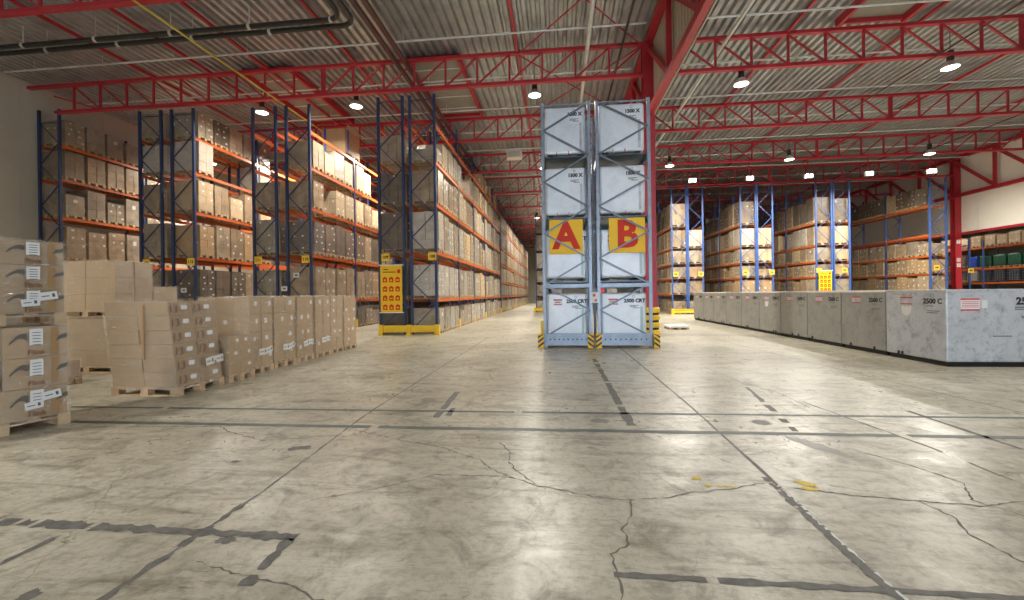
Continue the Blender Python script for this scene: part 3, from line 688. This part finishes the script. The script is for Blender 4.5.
# right hall
REY = 32.6; RLV = [0, 1.45, 2.62, 3.7, 4.85, 6.45]; RH = [1.1, .95, .9, .98, 1.35, 1.75]
rx = [(8.93, 'first column-side rack'), (10.08, 'second column-side rack'), (13.73, 'third column-side rack'), (14.88, 'fourth column-side rack'),
      (18.83, 'fifth column-side rack'), (20.0, 'sixth column-side rack'), (26.2, 'panel-wall rack')]
for i, (X, nm) in enumerate(rx):
    last = i == 6; lv = [0, 1.45, 2.7, 3.95, 5.4, 7.45] if last else RLV
    rack('brightly lit blue and orange pallet rack behind the grey containers, '+nm, X, REY, 3, lv[1:], 9.3, Hn=9.3, W=1.03, mat='blue2')
    vis = {0: 9, 1: 2, 2: 10, 3: 2, 4: 10, 5: 2, 6: 11}[i]
    hs = [1.1, 1.05, 1.05, 1.1, None, 1.35] if last else RH
    ks = [('wb', 'brown', 'wg'), ('wb', 'wg', 'brown'), ('brown', 'wb', 'wg'), ('wg', 'wb', 'light'), ('light', 'ww', 'wb'), ('wd', 'wb', 'dark')]
    if last: ks = [('wb',), ('wb', 'brown'), ('wb', 'brown'), ('wg', 'wb'), ('wb',), ('dark', 'wd', 'light')]
    sk = [(k, q) for k in range(6) for q in range(12) if rnd.random() < .03]
    if i in (1, 3): sk += [(5, 0), (5, 1)]
    fill(nm, X, REY, vis, lv, hs, ks, 'pallet loads on the '+nm, skip=sk)
# racks behind the panel line
for X, y0, nm in ((31.4, 37.0, 'rack end half hidden by the marked red column'), (35.4, 35.2, 'rack beyond the white panel wall with sacks and tanks')):
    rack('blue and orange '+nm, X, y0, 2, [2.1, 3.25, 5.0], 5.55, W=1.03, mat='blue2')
bagm = bevel_box('sack', .95, .95, .9, .12, 3, 'bagg', z0=.144); drum = bevel_box('tank_body', .9, .9, .85, .1, 2, 'darkplastic', z0=.12)
drumw = bevel_box('tank_body', .9, .9, .85, .1, 2, 'whitebox', z0=.12); bagbl = bevel_box('sack', .9, .9, .9, .12, 3, 'bagb', z0=.144)
cg = MB()
for k in range(5):
    z = .15+k*.19
    for a, b in (((-.48, -.48), (.48, -.48)), ((.48, -.48), (.48, .48)), ((.48, .48), (-.48, .48)), ((-.48, .48), (-.48, -.48))): cg.bar((*a, z), (*b, z), .02)
for k in range(6):
    q = -.48+k*.192
    for a in ((q, -.48), (q, .48), (-.48, q), (.48, q)): cg.bar((*a, .12), (*a, .98), .018)
cage = cg.mesh('cage', 'grey_steel')
for i in range(7):
    y = 35.2+.6+i*1.12; X = 35.4
    t = thing('bulk_sack', ('blue' if i == 4 else 'dark green')+' bulk sack on the shelf beyond the white panel wall, %s from the end' % ORD[i], 'sack', (X, y, 3.25), 0, 'sacks on the far right rack')
    put('sack', bagbl if i == 4 else bagm, t); put('pallet', pal(.95, .95), t)
    t = thing('liquid_tank', ('white' if i == 4 else 'black')+' caged liquid tank beyond the white panel wall, %s from the end' % ORD[i], 'tank', (X, y, 2.1), 0, 'tanks on the far right rack')
    put('tank_body', drumw if i == 4 else drum, t); put('cage', cage, t)
fill('the sack rack', 35.4, 35.2, 8, [0, 5.0], [1.3, .95], [('wb',), ('brown', 'light')], 'cartons on the far right rack')
fill('the half-hidden rack end', 31.4, 37, 2, [0, 2.1, 3.25], [1.3, .9, 1.], ['wd', 'wd', 'wd'], 'loads on the hidden right rack end')
# racks far behind the lettered rack
for X, nm in ((-1.35, 'far rack end showing beside rack A across the aisle'), (.0, 'far rack standing behind rack A'), (4.9, 'far rack beside the distant middle column')):
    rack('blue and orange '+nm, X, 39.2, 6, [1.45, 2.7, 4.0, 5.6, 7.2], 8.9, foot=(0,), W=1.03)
    fill('', X, 39.2, 24, [0, 1.45, 2.7, 4.0, 5.6, 7.2], [1.1, 1.05, 1.1, 1.4, 1.4, 1.2], [('ww', 'wg')]*6, '', far=True)
for k, nm in (('wb', 'brown'), ('wg', 'grey'), ('ww', 'pale'), ('brown', 'carton')):
    if STUFF[k].v: tag(STUFF[k].build('distant_pallet_loads', MATS[k]), 'distant %s pallet loads filling the far racks down the centre aisle' % nm, 'pallet loads', kind='stuff')

# yellow end guards
def end_guard(x0, x1, y, h, label, split=None):
    t = thing('rack_end_guard', label, 'rack guard', ((x0+x1)/2, y, 0)); L_ = x1-x0; sp = [-L_/2]+([split] if split is not None else [])+[L_/2]
    for a, b in zip(sp[:-1], sp[1:]):
        MB().box(a+.09, b-.09, -.03, .03, h*.28, h*.94).box(a+.09, b-.09, -.06, -.03, h*.84, h*.94).box(a+.09, b-.09, -.06, -.03, h*.28, h*.38).build('guard_rail', 'yellow', t)
    for a in sp: MB().box(a-.09, a+.09, -.09, .09, 0, h).box(a-.13, a+.13, -.13, .13, 0, .015).build('guard_post', 'yellow', t)
end_guard(-7.22, -4.86, 17.05, .42, 'low yellow steel guard across the ends of racks 109 and 108', 0.)
end_guard(8.3, 10.7, 32.2, .42, 'low yellow steel guard before the first column-side racks')
end_guard(-2.0, -.6, 38.8, .42, 'low yellow steel guard at the far rack end beyond rack A')
# number plates
def plate(x, y, z, s, label, body='', mat='plate_y', w=.34, h=.32, ts=.18):
    t = thing('number_plate', label, 'sign', (x, y, z), 0, 'rack number plates')
    MB().box(-w/2, w/2, -.01, .01, -h/2, h/2).build('plate', mat, t)
    if body: text(body, ts, 'ink', (0, -.014, 0), FRONT, t, .006)
    return t
PY = 17.27
for x, n, l in ((-7.10, '109', 'yellow number plate 109 above the yellow banner'), (-5.10, '108', 'yellow number plate 108 on the rack end beside the centre aisle'),
                (-12.78, '111', 'yellow number plate 111 on the open-top rack end'), (-10.62, '110', 'yellow number plate 110 on the crate rack end'),
                (-15.95, '112', 'yellow number plate 112 on the tall-loaded rack end'), (-18.10, '13', 'yellow number plate ending in 13, half hidden beside plate 112')):
    plate(x, PY, 3.22, 1, l, n)
def mini(x, y, z, l):
    t = thing('white_card', l, 'sign', (x, y, z), 0, 'small white cards on the rack ends'); MB().box(-.13, .13, -.008, .008, -.1, .1).build('card', 'paper', t)
    MB().box(-.06, .07, -.012, -.008, -.035, .035).build('printed_mark', 'greyink', t)
mini(-16.3, PY, 1.98, 'small white card on the lower end of rack 112'); mini(-11.6, PY, 1.98, 'small white card low between racks 111 and 110')
mini(-11.05, PY, 2.55, 'white card higher on the end of rack 110')
for i, (x, z) in enumerate(((8.63, 2.94), (10.4, 2.92), (13.48, 2.98), (15.28, 2.96), (18.42, 3.03), (20.1, 3.02), (26.0, 3.08))):
    t = thing('number_plate', 'small yellow plate on the end of the %s' % rx[i][1], 'sign', (x, REY-.12, z), 0, 'rack number plates')
    MB().box(-.17, .17, -.01, .01, -.16, .16).build('plate', 'plate_y', t); MB().box(-.11, .11, -.014, -.01, -.06, .06).build('printed_mark', 'greyink', t)
for x, y, l in ((31.9, 36.85, 'small yellow plate just past the marked red column'), (35.0, 35.05, 'small yellow plate on the end of the sack rack')):
    t = thing('number_plate', l, 'sign', (x, y, 3.0), 0, 'rack number plates'); MB().box(-.2, .2, -.01, .01, -.17, .17).build('plate', 'plate_y', t); MB().box(-.11, .11, -.014, -.01, -.06, .06).build('printed_mark', 'greyink', t)
def banner(xc, y, z0, w, h, label, rows=4):
    t = thing('safety_banner', label, 'banner', (xc, y, z0))
    MB().box(-w/2, w/2, -.004, .004, 0, h).build('sheet', 'signy', t)
    MB().box(-w/2-.06, w/2+.06, -.02, .02, h-.01, h+.03).build('top_rail', 'whitebox', t); MB().box(-w/2-.06, w/2+.06, -.02, .02, -.03, .01).build('bottom_rail', 'whitebox', t)
    pz = .47*w/.95*1.0
    for r_ in range(rows):
        for c in range(3):
            x = (c-1)*w*.29; z = h*.10+r_*h*.195; s = w*.10
            MB().box(x-s, x+s, -.008, -.004, z-s, z+s*1.1).box(x-s*.4, x+s*.4, -.008, -.004, z+s*1.1, z+s*1.45).build('pictogram', 'signr', t)
            q = MB()
            if (r_+c) % 3 == 0: q.disc(s*.5, (0, 0, 0), 12)
            elif (r_+c) % 3 == 1: q.poly([(-s*.6, -s*.5, 0), (s*.6, -s*.5, 0), (0, s*.6, 0)])
            else: q.poly([(-s*.6, -s*.3, 0), (s*.6, -s*.3, 0), (s*.6, s*.3, 0), (-s*.6, s*.3, 0)])
            o = q.build('pictogram_symbol', 'signy', t, (x, -.0095, z)); o.rotation_euler = FRONT
    text_bar = MB().box(-w*.36, -w*.14, -.008, -.004, h*.90, h*.92).box(-w*.38, w*.22, -.008, -.004, h*.845, h*.865).build('printed_heading', 'redd', t)
    MB().box(w*.28, w*.42, -.008, -.004, h*.83, h*.91).build('printed_crest', 'signr', t)
banner(-6.83, 17.2, .93, .93, 1.95, 'tall yellow banner with twelve red pictograms hanging on the end of rack 109')
banner(18.75, 32.35, 1.5, .85, 1.5, 'small yellow banner with red pictograms above the grey containers')

# ---------------------------------------------------------------- lettered container rack
AY = 13.05
cont_mesh = {}
def steel_box(x, y, z, w, d, h, body, label, mat='contl', small=1., depthmat=None, lid=False, group=None, marks=True, sticker=True, strip=True):
    t = thing('steel_container', label, 'container', (x, y, z), 0, group)   # origin: front centre of base
    k = (w, d, h, mat)
    if k not in cont_mesh:
        me = bevel_box('body', w, d, h-.06, .075, 3, mat, z0=.06); me.transform(Matrix.Translation((0, d/2, 0))); cont_mesh[k] = me
    put('body', cont_mesh[k], t)
    MB().box(-w*.42, -w*.3, .05, d-.05, 0, .07).box(w*.3, w*.42, .05, d-.05, 0, .07).build('skids', 'dark', t)
    s = h/1.5
    text(body, .145*s, 'ink', (w*.24, -.006, h-.25), FRONT, t, .009)
    m = MB()
    for i, (a, b) in enumerate(((-.14, .12), (-.14, .04), (-.05, .14))):
        zz = h-.40-i*.035; m.box(w*.24+a, w*.24+b, -.004, .001, zz, zz+.018)
    m.build('small_print', 'greyink', t)
    q = MB().lathe([(.028, 0), (.04, 0)], n=14).build('printed_ring', 'greyink', t, (w*.22, -.004, h-.12)); q.rotation_euler = FRONT
    if sticker:
        m = MB().box(-w*.33, -w*.12, -.004, .002, h-.36, h-.33, 0).box(-w*.33, -w*.12, -.004, .002, h-.22, h-.18, 0); m.box(-w*.33, -w*.12, -.003, .002, h-.33, h-.22, 1)
        m.box(-w*.30, -w*.16, -.005, .002, h-.29, h-.265, 0); m.build('warning_label', ['redink', 'paper'], t)
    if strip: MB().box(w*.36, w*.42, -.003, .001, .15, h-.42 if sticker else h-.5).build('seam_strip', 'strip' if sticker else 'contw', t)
    if not sticker:
        for dx in (-.25, .1): MB().tube([(dx, -.02, .02), (dx, -.02, .14)], .012, 6).build('latch_pin', 'signr', t)
    return t
lz = [.1, 2.0, 3.93, 5.78]
for (x0, x1, nm) in ((-.40, 1.02, 'A'), (1.22, 2.76, 'B')):
    w = x1-x0; xc = (x0+x1)/2; t = thing('container_rack', 'grey-blue steel rack holding four stacked containers, bay %s' % nm, 'rack', (x0, AY, 0))
    D = 1.45; H = 7.36
    pm = MB().box(-.045, .045, -.045, .045, 0, H).box(-.09, .09, -.08, .08, 0, .015).mesh('post', 'grey_steel')
    for yy in (0, D):
        for xx in (.02, w-.02): put('post', pm, t, (xx, yy, 0))
    zz = [7.3-.775*i for i in range(10)]
    for yy in (-.03, D+.03):
        s = 1 if nm == 'A' else 0
        for a, b in zip(zz[:-1], zz[1:]):
            xa, xb = (w-.04, .04) if s else (.04, w-.04)
            MB().bar((xa, yy, a), (xb, yy, b), .048, .035, up=(0, 1, 0)).build('diagonal_brace', 'brace', t); s = 1-s
    MB().bar((0, -.03, 7.28), (w, -.03, 7.28), .045, .045).build('top_tie', 'grey_steel', t)
    for yy in (.0, D):
        for zc in (1.84,): MB().box(0, w, yy-.05, yy+.05, zc-.055, zc+.055).build('cross_beam', 'grey_steel', t)
    for zc in (1.98, 3.91, 5.76):
        b = MB().box(.05, w-.05, .06, D+.5, zc-.03, zc).box(.02, .09, -.02, D+.4, zc-.2, zc).box(w-.09, w-.02, -.02, D+.4, zc-.2, zc)
        b.box(.05, w-.05, D+.36, D+.42, zc-.22, zc)
        b.build('shelf_tray', 'deck', t)
    g = MB().box(.05, w-.05, -.16, -.12, .09, .40).box(.05, w-.05, -.19, -.12, .36, .42).box(.05, w-.05, -.19, -.12, .07, .13).build('guard_rail', 'grey_steel', t)
    h_ = MB()
    for i in range(9):
        X = .18+i*(w-.36)/8; h_.box(X-.022, X+.022, -.163, -.155, .225, .265)
    h_.build('rail_holes', 'ink', t)
    for i, z in enumerate(lz):
        up = i > 1
        steel_box(xc-.02, AY+.09, z, w-.2, 1.25, 1.5 if up else 1.52, '1500 X' if up else '2500 CRT', 'light grey container marked %s, %s from the floor in rack %s' % ('1500 X' if up else '2500 CRT', ORD[i], nm), sticker=not up)
# A and B signs
for x0, x1, ch in ((-.21, .79, 'A'), (1.56, 2.61, 'B')):
    t = thing('letter_sign', 'square yellow sign with big red letter %s on the rack front' % ch, 'sign', ((x0+x1)/2, AY+.02, 3.31))
    MB().box(-(x1-x0)/2, (x1-x0)/2, -.008, .008, -.51, .53).build('plate', 'signy', t)
    text(ch, 1.10, 'signr', (0, -.012, .01), FRONT, t, .042)
# hazard corner guards
def stripes(w, h, n, flip):
    m = MB(); m.box(-w/2, w/2, -.04, .0, 0, h, 0)
    s = h/n
    for i in range(n):
        z = i*s; a, b = (z, z+s*.9) ; 
        lo, hi = (a, a+s*.5), (b, b+s*.5)
        p = [(-w/2, -.0425, lo[0]), (w/2, -.0425, hi[0]), (w/2, -.0425, hi[1]), (-w/2, -.0425, lo[1])] if not flip else [(-w/2, -.0425, hi[0]), (w/2, -.0425, lo[0]), (w/2, -.0425, lo[1]), (-w/2, -.0425, hi[1])]
        p = [(x, y, min(z, h)) for x, y, z in p]; m.poly(p, 1)
    return m
for x, fl_, l in ((-.50, False, 'black and yellow striped guard at the outer corner of rack A'), (.97, True, 'black and yellow striped guard on rack A beside the middle gap'),
                  (1.20, False, 'black and yellow striped guard on rack B beside the middle gap'), (2.86, True, 'black and yellow striped guard at the outer corner of rack B')):
    t = thing('corner_guard', l, 'rack guard', (x, AY-.2, 0)); stripes(.17, .42, 3, fl_).build('striped_sleeve', ['signy', 'ink'], t); MB().box(-.08, .08, 0, .14, 0, .4).build('bracket', 'yellow', t)
t = thing('post_guard', 'plain yellow post guard on the outer post of rack A', 'rack guard', (-.47, AY+.3, 0)); MB().box(-.05, .05, -.1, .1, .0, .78).build('sleeve', 'yellow', t); MB().box(-.08, .08, -.13, .13, 0, .02).build('base_plate', 'yellow', t)
t = thing('notice_card', 'small white notice between the posts of racks A and B', 'sign', (1.11, AY-.06, 1.48)); MB().box(-.11, .11, -.01, .01, -.16, .16).build('card', 'paper', t)
MB().box(-.05, .02, -.013, -.01, .03, .11).box(0, .06, -.013, -.01, -.11, -.05).build('printed_mark', 'redink', t)
# column guard barrel
t = thing('column_guard', 'yellow barrel guard with black bands around the middle red column', 'column guard', (3.5, 17.0, 0))
for i in range(4): MB().lathe([(.3, 0), (.38, .005), (.40, .04), (.40, .16), (.38, .195), (.3, .2)], (0, 0, i*.28), 24).build('guard_ring', 'yellow', t)
for i in range(3): MB().lathe([(.36, .19), (.36, .29)], (0, 0, i*.28), 24).build('gap_band', 'dark', t)
t = thing('wrapped_slab', 'low white wrapped slab lying on the floor beyond rack B', 'slab', (5.2, 19.6, 0))
put('pallet', pal(1.0, .8), t).scale = (1, 1, .6); MB().box(-.4, .4, -.5, .5, .09, .16).build('slab', 'whitebox', t)

# ---------------------------------------------------------------- long row of grey containers
CX, CY0, CP = 7.92, 9.69, 1.644
body_g = {}
def row_box(i):
    y0 = CY0+i*CP; w, d, h = 2.2, CP-.015, 1.5
    if i == 0: lab = 'scuffed pale steel container marked 2500 C, front corner of the row'
    else: lab = 'dull grey steel container marked 2500 C, %s in the row from the front' % ORD[i]
    t = thing('steel_container', lab, 'container', (CX, y0, 0), 0, 'row of grey steel containers')
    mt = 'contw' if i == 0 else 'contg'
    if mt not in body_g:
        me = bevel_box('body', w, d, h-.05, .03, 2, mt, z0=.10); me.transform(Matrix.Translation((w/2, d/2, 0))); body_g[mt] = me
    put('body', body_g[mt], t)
    MB().box(.06, w-.06, .04, d-.04, 0, .11).build('plinth', 'dark', t)
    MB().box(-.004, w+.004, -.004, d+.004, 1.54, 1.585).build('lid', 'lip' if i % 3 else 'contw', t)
    F = dict(rot=FACE_L)
    text('2500 C', .155, 'ink', (-.004, .32, 1.34), FACE_L, t, .004)
    m = MB()
    for a, b, z in ((.15, .46, 1.13), (.2, .46, 1.09), (.3, .46, 1.235)): m.box(-.004, .001, a, b, z, z+.014)
    m.build('small_print', 'greyink', t)
    q = MB().lathe([(.03, 0), (.042, 0)], n=14).build('printed_ring', 'greyink', t, (-.004, .32, 1.46)); q.rotation_euler = FACE_L
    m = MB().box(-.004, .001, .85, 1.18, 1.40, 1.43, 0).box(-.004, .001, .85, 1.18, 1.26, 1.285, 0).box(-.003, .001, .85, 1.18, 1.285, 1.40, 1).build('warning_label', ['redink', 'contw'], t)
    r = random.Random(i)
    if i in (0, 4):
        m = MB(); pts = [(-.005, .85+.3*k/6, (1.25 if k % 2 else 1.20)) for k in range(7)]+[(-.005, 1.12, 1.05), (-.005, 1.0, 1.0), (-.005, .9, 1.06)]
        m.poly(pts[::-1]); m.build('torn_label', 'paper', t)
    for k in range(2):
        Y = r.uniform(.2, d-.2); MB().box(-.02, 0, Y-.02, Y+.02, .11, .18).build('latch', 'dark', t)
    if i == 0:
        text('2500 C', .2, 'ink', (1.58, -.004, 1.33), FRONT, t, .009)
        m = MB().box(.27, .62, -.004, .001, 1.37, 1.40, 0).box(.27, .62, -.004, .001, 1.15, 1.18, 0).box(.27, .62, -.003, .001, 1.18, 1.37, 1)
        for zz_ in (1.22, 1.255, 1.29, 1.325): m.box(.29, .60, -.005, .001, zz_, zz_+.012, 0)
        m.build('warning_label', ['redink', 'paper'], t)
        MB().box(.66, .76, -.004, .001, 1.2, 1.36).build('sticker', 'paper', t)
        m = MB()
        for a, b, z in ((1.26, 1.7, 1.2), (1.26, 1.6, 1.16), (1.38, 1.6, 1.02), (1.38, 1.6, .99), (.85, 1.2, .62)): m.box(a, b, -.004, .001, z, z+.02)
        m.build('small_print', 'greyink', t)
        q = MB().lathe([(.04, 0), (.055, 0)], n=16).build('printed_ring', 'greyink', t, (1.5, -.004, 1.47)); q.rotation_euler = FRONT
for i in range(10): row_box(i)

# ---------------------------------------------------------------- foreground pallets at left
def film_shell(w, d, h, z0, t, seed, shear=(0, 0), sag=.0):
    r = random.Random(seed); mb = MB(); n = 10; rings = []
    for k in range(9):
        z = z0+(h-z0)*k/8; ring = []
        for s in range(4):
            c = [(d/2, -w/2), (d/2, w/2), (-d/2, w/2), (-d/2, -w/2)]; a = c[s]; b = c[(s+1) % 4]
            for i in range(n):
                q = i/n; e = .014+r.uniform(-.008, .010) if 0 < i else .012
                x = a[0]+(b[0]-a[0])*q; y = a[1]+(b[1]-a[1])*q
                L_ = math.hypot(x, y); x += e*(1 if x > 0 else -1)*(abs(x) > d/2-.01); y += e*(1 if y > 0 else -1)*(abs(y) > w/2-.01)
                ring.append((x+shear[0]*z, y+shear[1]*z, z+(r.uniform(-.012, .012) if 0 < k < 8 else 0)+(r.uniform(0, .02) if k == 8 else 0)))
        rings.append(ring)
    N_ = len(rings[0]); vs = [p for g in rings for p in g]
    fs = [(k*N_+i, k*N_+(i+1) % N_, (k+1)*N_+(i+1) % N_, (k+1)*N_+i) for k in range(8) for i in range(N_)]
    fs.append(tuple(8*N_+i for i in range(N_)))
    return mb._add(vs, fs)
def floor_load(xface, y0, y1, h, label, nz, d=1.2, ny=2, nx=3, shear=(0, 0), z=0., rz=0., seed=1, mat='card', labels=True, name='shipping_pallet', film=True, group=None, loc=None):
    w = y1-y0; cx, cy = xface-d/2, (y0+y1)/2
    t = thing(name, label, 'pallet load', loc or (cx, cy, z), rz, group)
    put('pallet', pal(w, d), t)
    mb = cartons_mb(w-.03, d-.03, h-.144, ny, nx, nz, seed, labels)
    if shear != (0, 0): mb.v = [(x+shear[0]*(q-.144), y+shear[1]*(q-.144), q) for x, y, q in mb.v]
    mb.build('cartons', [mat, 'paper'], t)
    if film:
        f = film_shell(w-.02, d-.02, h+.012, .10, 0, seed)
        f.v = [(x+shear[0]*(q-.144), y+shear[1]*(q-.144), q) for x, y, q in f.v]
        f.build('stretch_film', 'film', t)
    return t
G = 'wrapped carton pallets in the floor row'
def delivery_label(t, x, y, z, w=.2, h=.13, rot=.1):
    m = MB(); c, s = cos(rot), sin(rot)
    m.poly([(x, y+a*c-b*s, z+a*s+b*c) for a, b in ((-w/2, -h/2), (w/2, -h/2), (w/2, h/2), (-w/2, h/2))], 0)
    m.poly([(x+.002, y+a*c-b*s, z+a*s+b*c) for a, b in ((w*.2, -h*.2), (w*.36, -h*.2), (w*.36, h*.25), (w*.2, h*.25))], 1)
    m.poly([(x+.002, y+a*c-b*s, z+a*s+b*c) for a, b in ((-w*.38, -h*.06), (w*.05, -h*.06), (w*.05, h*.06), (-w*.38, h*.06))], 1)
    m.build('delivery_label', ['paper', 'greyink'], t)
# leaning stack
t = floor_load(-6.2, 6.43, 7.42, 1.56, 'leaning film-wrapped stack of cartons marked 13 at the front of the floor row', 6, d=1.22, ny=2, nx=2, shear=(-.14, .02), seed=3, group=G, labels=False)
for k in range(6):
    for j in range(2):
        z = .144+(1.416)*(k+.45)/6; X = .6+.022-.14*(z-.144); Y = -.36+j*.47
        if k > 0 or j == 0: text('13', .19, 'brownink', (X, Y-.03, z), FACE_R, t, .0)
        m = MB(); m.poly([(X, Y+.12, z-.01), (X, Y+.24, z-.01), (X, Y+.24, z+.065), (X, Y+.12, z+.065)]); m.build('paper_label', 'paper', t)
delivery_label(t, .6-.14*.3+.03, .2, .48, .19, .14, .12); delivery_label(t, .6-.14*.3+.03, .42, .50, .17, .13, .05)
MB().box(-.02, .01, -.5, -.485, .6, 1.5).build('packing_tape', 'tapeb', t)
floor_load(-6.17, 7.50, 8.20, .88, 'half-height film-wrapped carton stack behind the leaning stack', 3, ny=2, seed=4, group=G, mat='card')
seq = [(8.24, 8.98, 4), (9.04, 9.86, 4), (9.88, 10.60, 4), (10.66, 11.44, 4), (11.46, 12.18, 5), (12.2, 12.98, 5)]
for i, (a, b, nz) in enumerate(seq):
    t = floor_load(-6.32+rnd.uniform(-.02, .02), a, b, 1.62+rnd.uniform(-.015, .01), 'full-height film-wrapped carton stack in the floor row, %s' % ['just behind the half-height stack', 'second full one from the camera', 'third full one from the camera', 'fourth full one from the camera', 'second last', 'last before the yellow guard'][i], nz, ny=2, seed=10+i, group=G)
    if i in (0, 1, 2, 3): delivery_label(t, .62, .0, .45, .24, .14, rnd.uniform(-.3, .3)); delivery_label(t, .622, .2, .47, .2, .13, rnd.uniform(-.3, .3))
# piles further left
floor_load(-9.55, 8.40, 9.28, 1.20, 'lower film-wrapped pallet of the double pile behind the leaning stack', 3, d=1.5, seed=30, labels=False, mat='card', ny=2, nx=2)
floor_load(-9.55, 8.40, 9.28, 1.24, 'upper film-wrapped pallet of the double pile behind the leaning stack', 3, d=1.5, z=1.22, seed=31, labels=False, mat='card', ny=2, nx=2)
floor_load(-9.60, 9.34, 10.02, 1.9, 'brown wrapped pallet right behind the double pile, slightly lower', 5, d=1.4, seed=32, labels=False, mat='card')
floor_load(-9.18, 7.02, 7.42, .46, 'small low pallet with a few cartons beside the leaning stack', 1, d=.9, seed=33, labels=False, mat='card', ny=1, nx=2)
# big stack at the left edge
def logo_load(z, dx, label, seed):
    rz = R(-18); d_, w_ = .95, 1.2
    far = Vector((-6.34, 4.98, 0)); dv_ = Vector((-sin(rz), cos(rz), 0)); nv = Vector((-cos(rz), -sin(rz), 0))
    c = far-dv_*(w_/2)+nv*(d_/2+dx)
    t = floor_load(0, -w_/2, w_/2, 1.05 if z > 0 else 1.28, label, 3, d=d_, ny=2, nx=2, rz=rz, seed=seed, labels=False, loc=(c.x, c.y, z), name='shipping_pallet')
    H = (1.05 if z > 0 else 1.28)-.144; X = d_/2+.012
    for k in range(3):
        z0 = .144+H*k/3
        for j in range(2):
            yc = -w_/4+j*w_/2
            m = MB(); m.poly([(X, yc-.07, z0+H/3*.4), (X, yc+.05, z0+H/3*.4), (X, yc+.05, z0+H/3*.93), (X, yc-.07, z0+H/3*.93)], 0)
            for q in range(5): zz = z0+H/3*(.4+q*.1); m.poly([(X+.002, yc-.045, zz), (X+.002, yc+.03, zz), (X+.002, yc+.03, zz+.008), (X+.002, yc-.045, zz+.008)], 1)
            m.build('paper_label', ['paper', 'greyink'], t)
            s = MB(); P1 = []; P2 = []
            for q in range(9): a = q/8; P1.append((X, yc-.24+.15*a, z0+H/3*(.52+.28*sin(a*pi*.62)))); P2.append((X, yc-.24+.15*a, z0+H/3*(.44+.2*sin(a*pi*.8)-(.0 if a < .9 else .0))))
            s.poly(P2+P1[::-1]); s.build('printed_swoosh', 'greyink', t)
            if j == 1: 
                s = MB(); s.poly([(X, yc+.16, z0+H/3*.5), (X, yc+.27, z0+H/3*.6), (X, yc+.27, z0+H/3*.75), (X, yc+.2, z0+H/3*.68)]); s.build('printed_swoosh', 'greyink', t)
            text('Flink', .085, 'brownink', (X, yc-.01, z0+H/3*.16), FACE_R, t, .001)
            m = MB(); m.poly([(X-.002, yc+.12, z0+.02), (X-.002, yc+.19, z0+.02), (X-.002, yc+.19, z0+H/3-.02), (X-.002, yc+.12, z0+H/3-.02)]); m.build('packing_tape', 'tapeb', t)
    delivery_label(t, X+.01, .26, .144+H*.15, .16, .09, .1); delivery_label(t, X+.012, .42, .144+H*.24, .17, .1, .16)
    return t
logo_load(0, 0, 'lower pallet of printed cartons in the two-high printed stack', 50)
logo_load(1.30, .06, 'upper pallet of printed cartons in the two-high printed stack', 51)

# ---------------------------------------------------------------- world, camera
wd = bpy.data.worlds.new('World'); bpy.context.scene.world = wd; wd.use_nodes = True
wd.node_tree.nodes['Background'].inputs[0].default_value = (.68, .82, 1., 1); wd.node_tree.nodes['Background'].inputs[1].default_value = 14.
cam = bpy.data.cameras.new('camera'); co = bpy.data.objects.new('camera', cam); C.objects.link(co)
cam.sensor_width = 36; cam.lens = 430/1024*36; cam.shift_y = -5.4/1024; cam.clip_end = 300; cam.clip_start = .05
co.matrix_world = Matrix.Translation((0, 0, 1.6)) @ Matrix.Rotation(R(6.), 4, 'Z') @ Matrix.Rotation(pi/2, 4, 'X') @ Matrix.Rotation(R(-.75), 4, 'Z')
bpy.context.scene.camera = co
vs_ = bpy.context.scene.view_settings
vs_.view_transform = 'Standard'; vs_.look = 'None'; vs_.exposure = .12; vs_.gamma = 1; vs_.use_curve_mapping = False
print('loads', NL['n'], 'objects', len(bpy.data.objects))
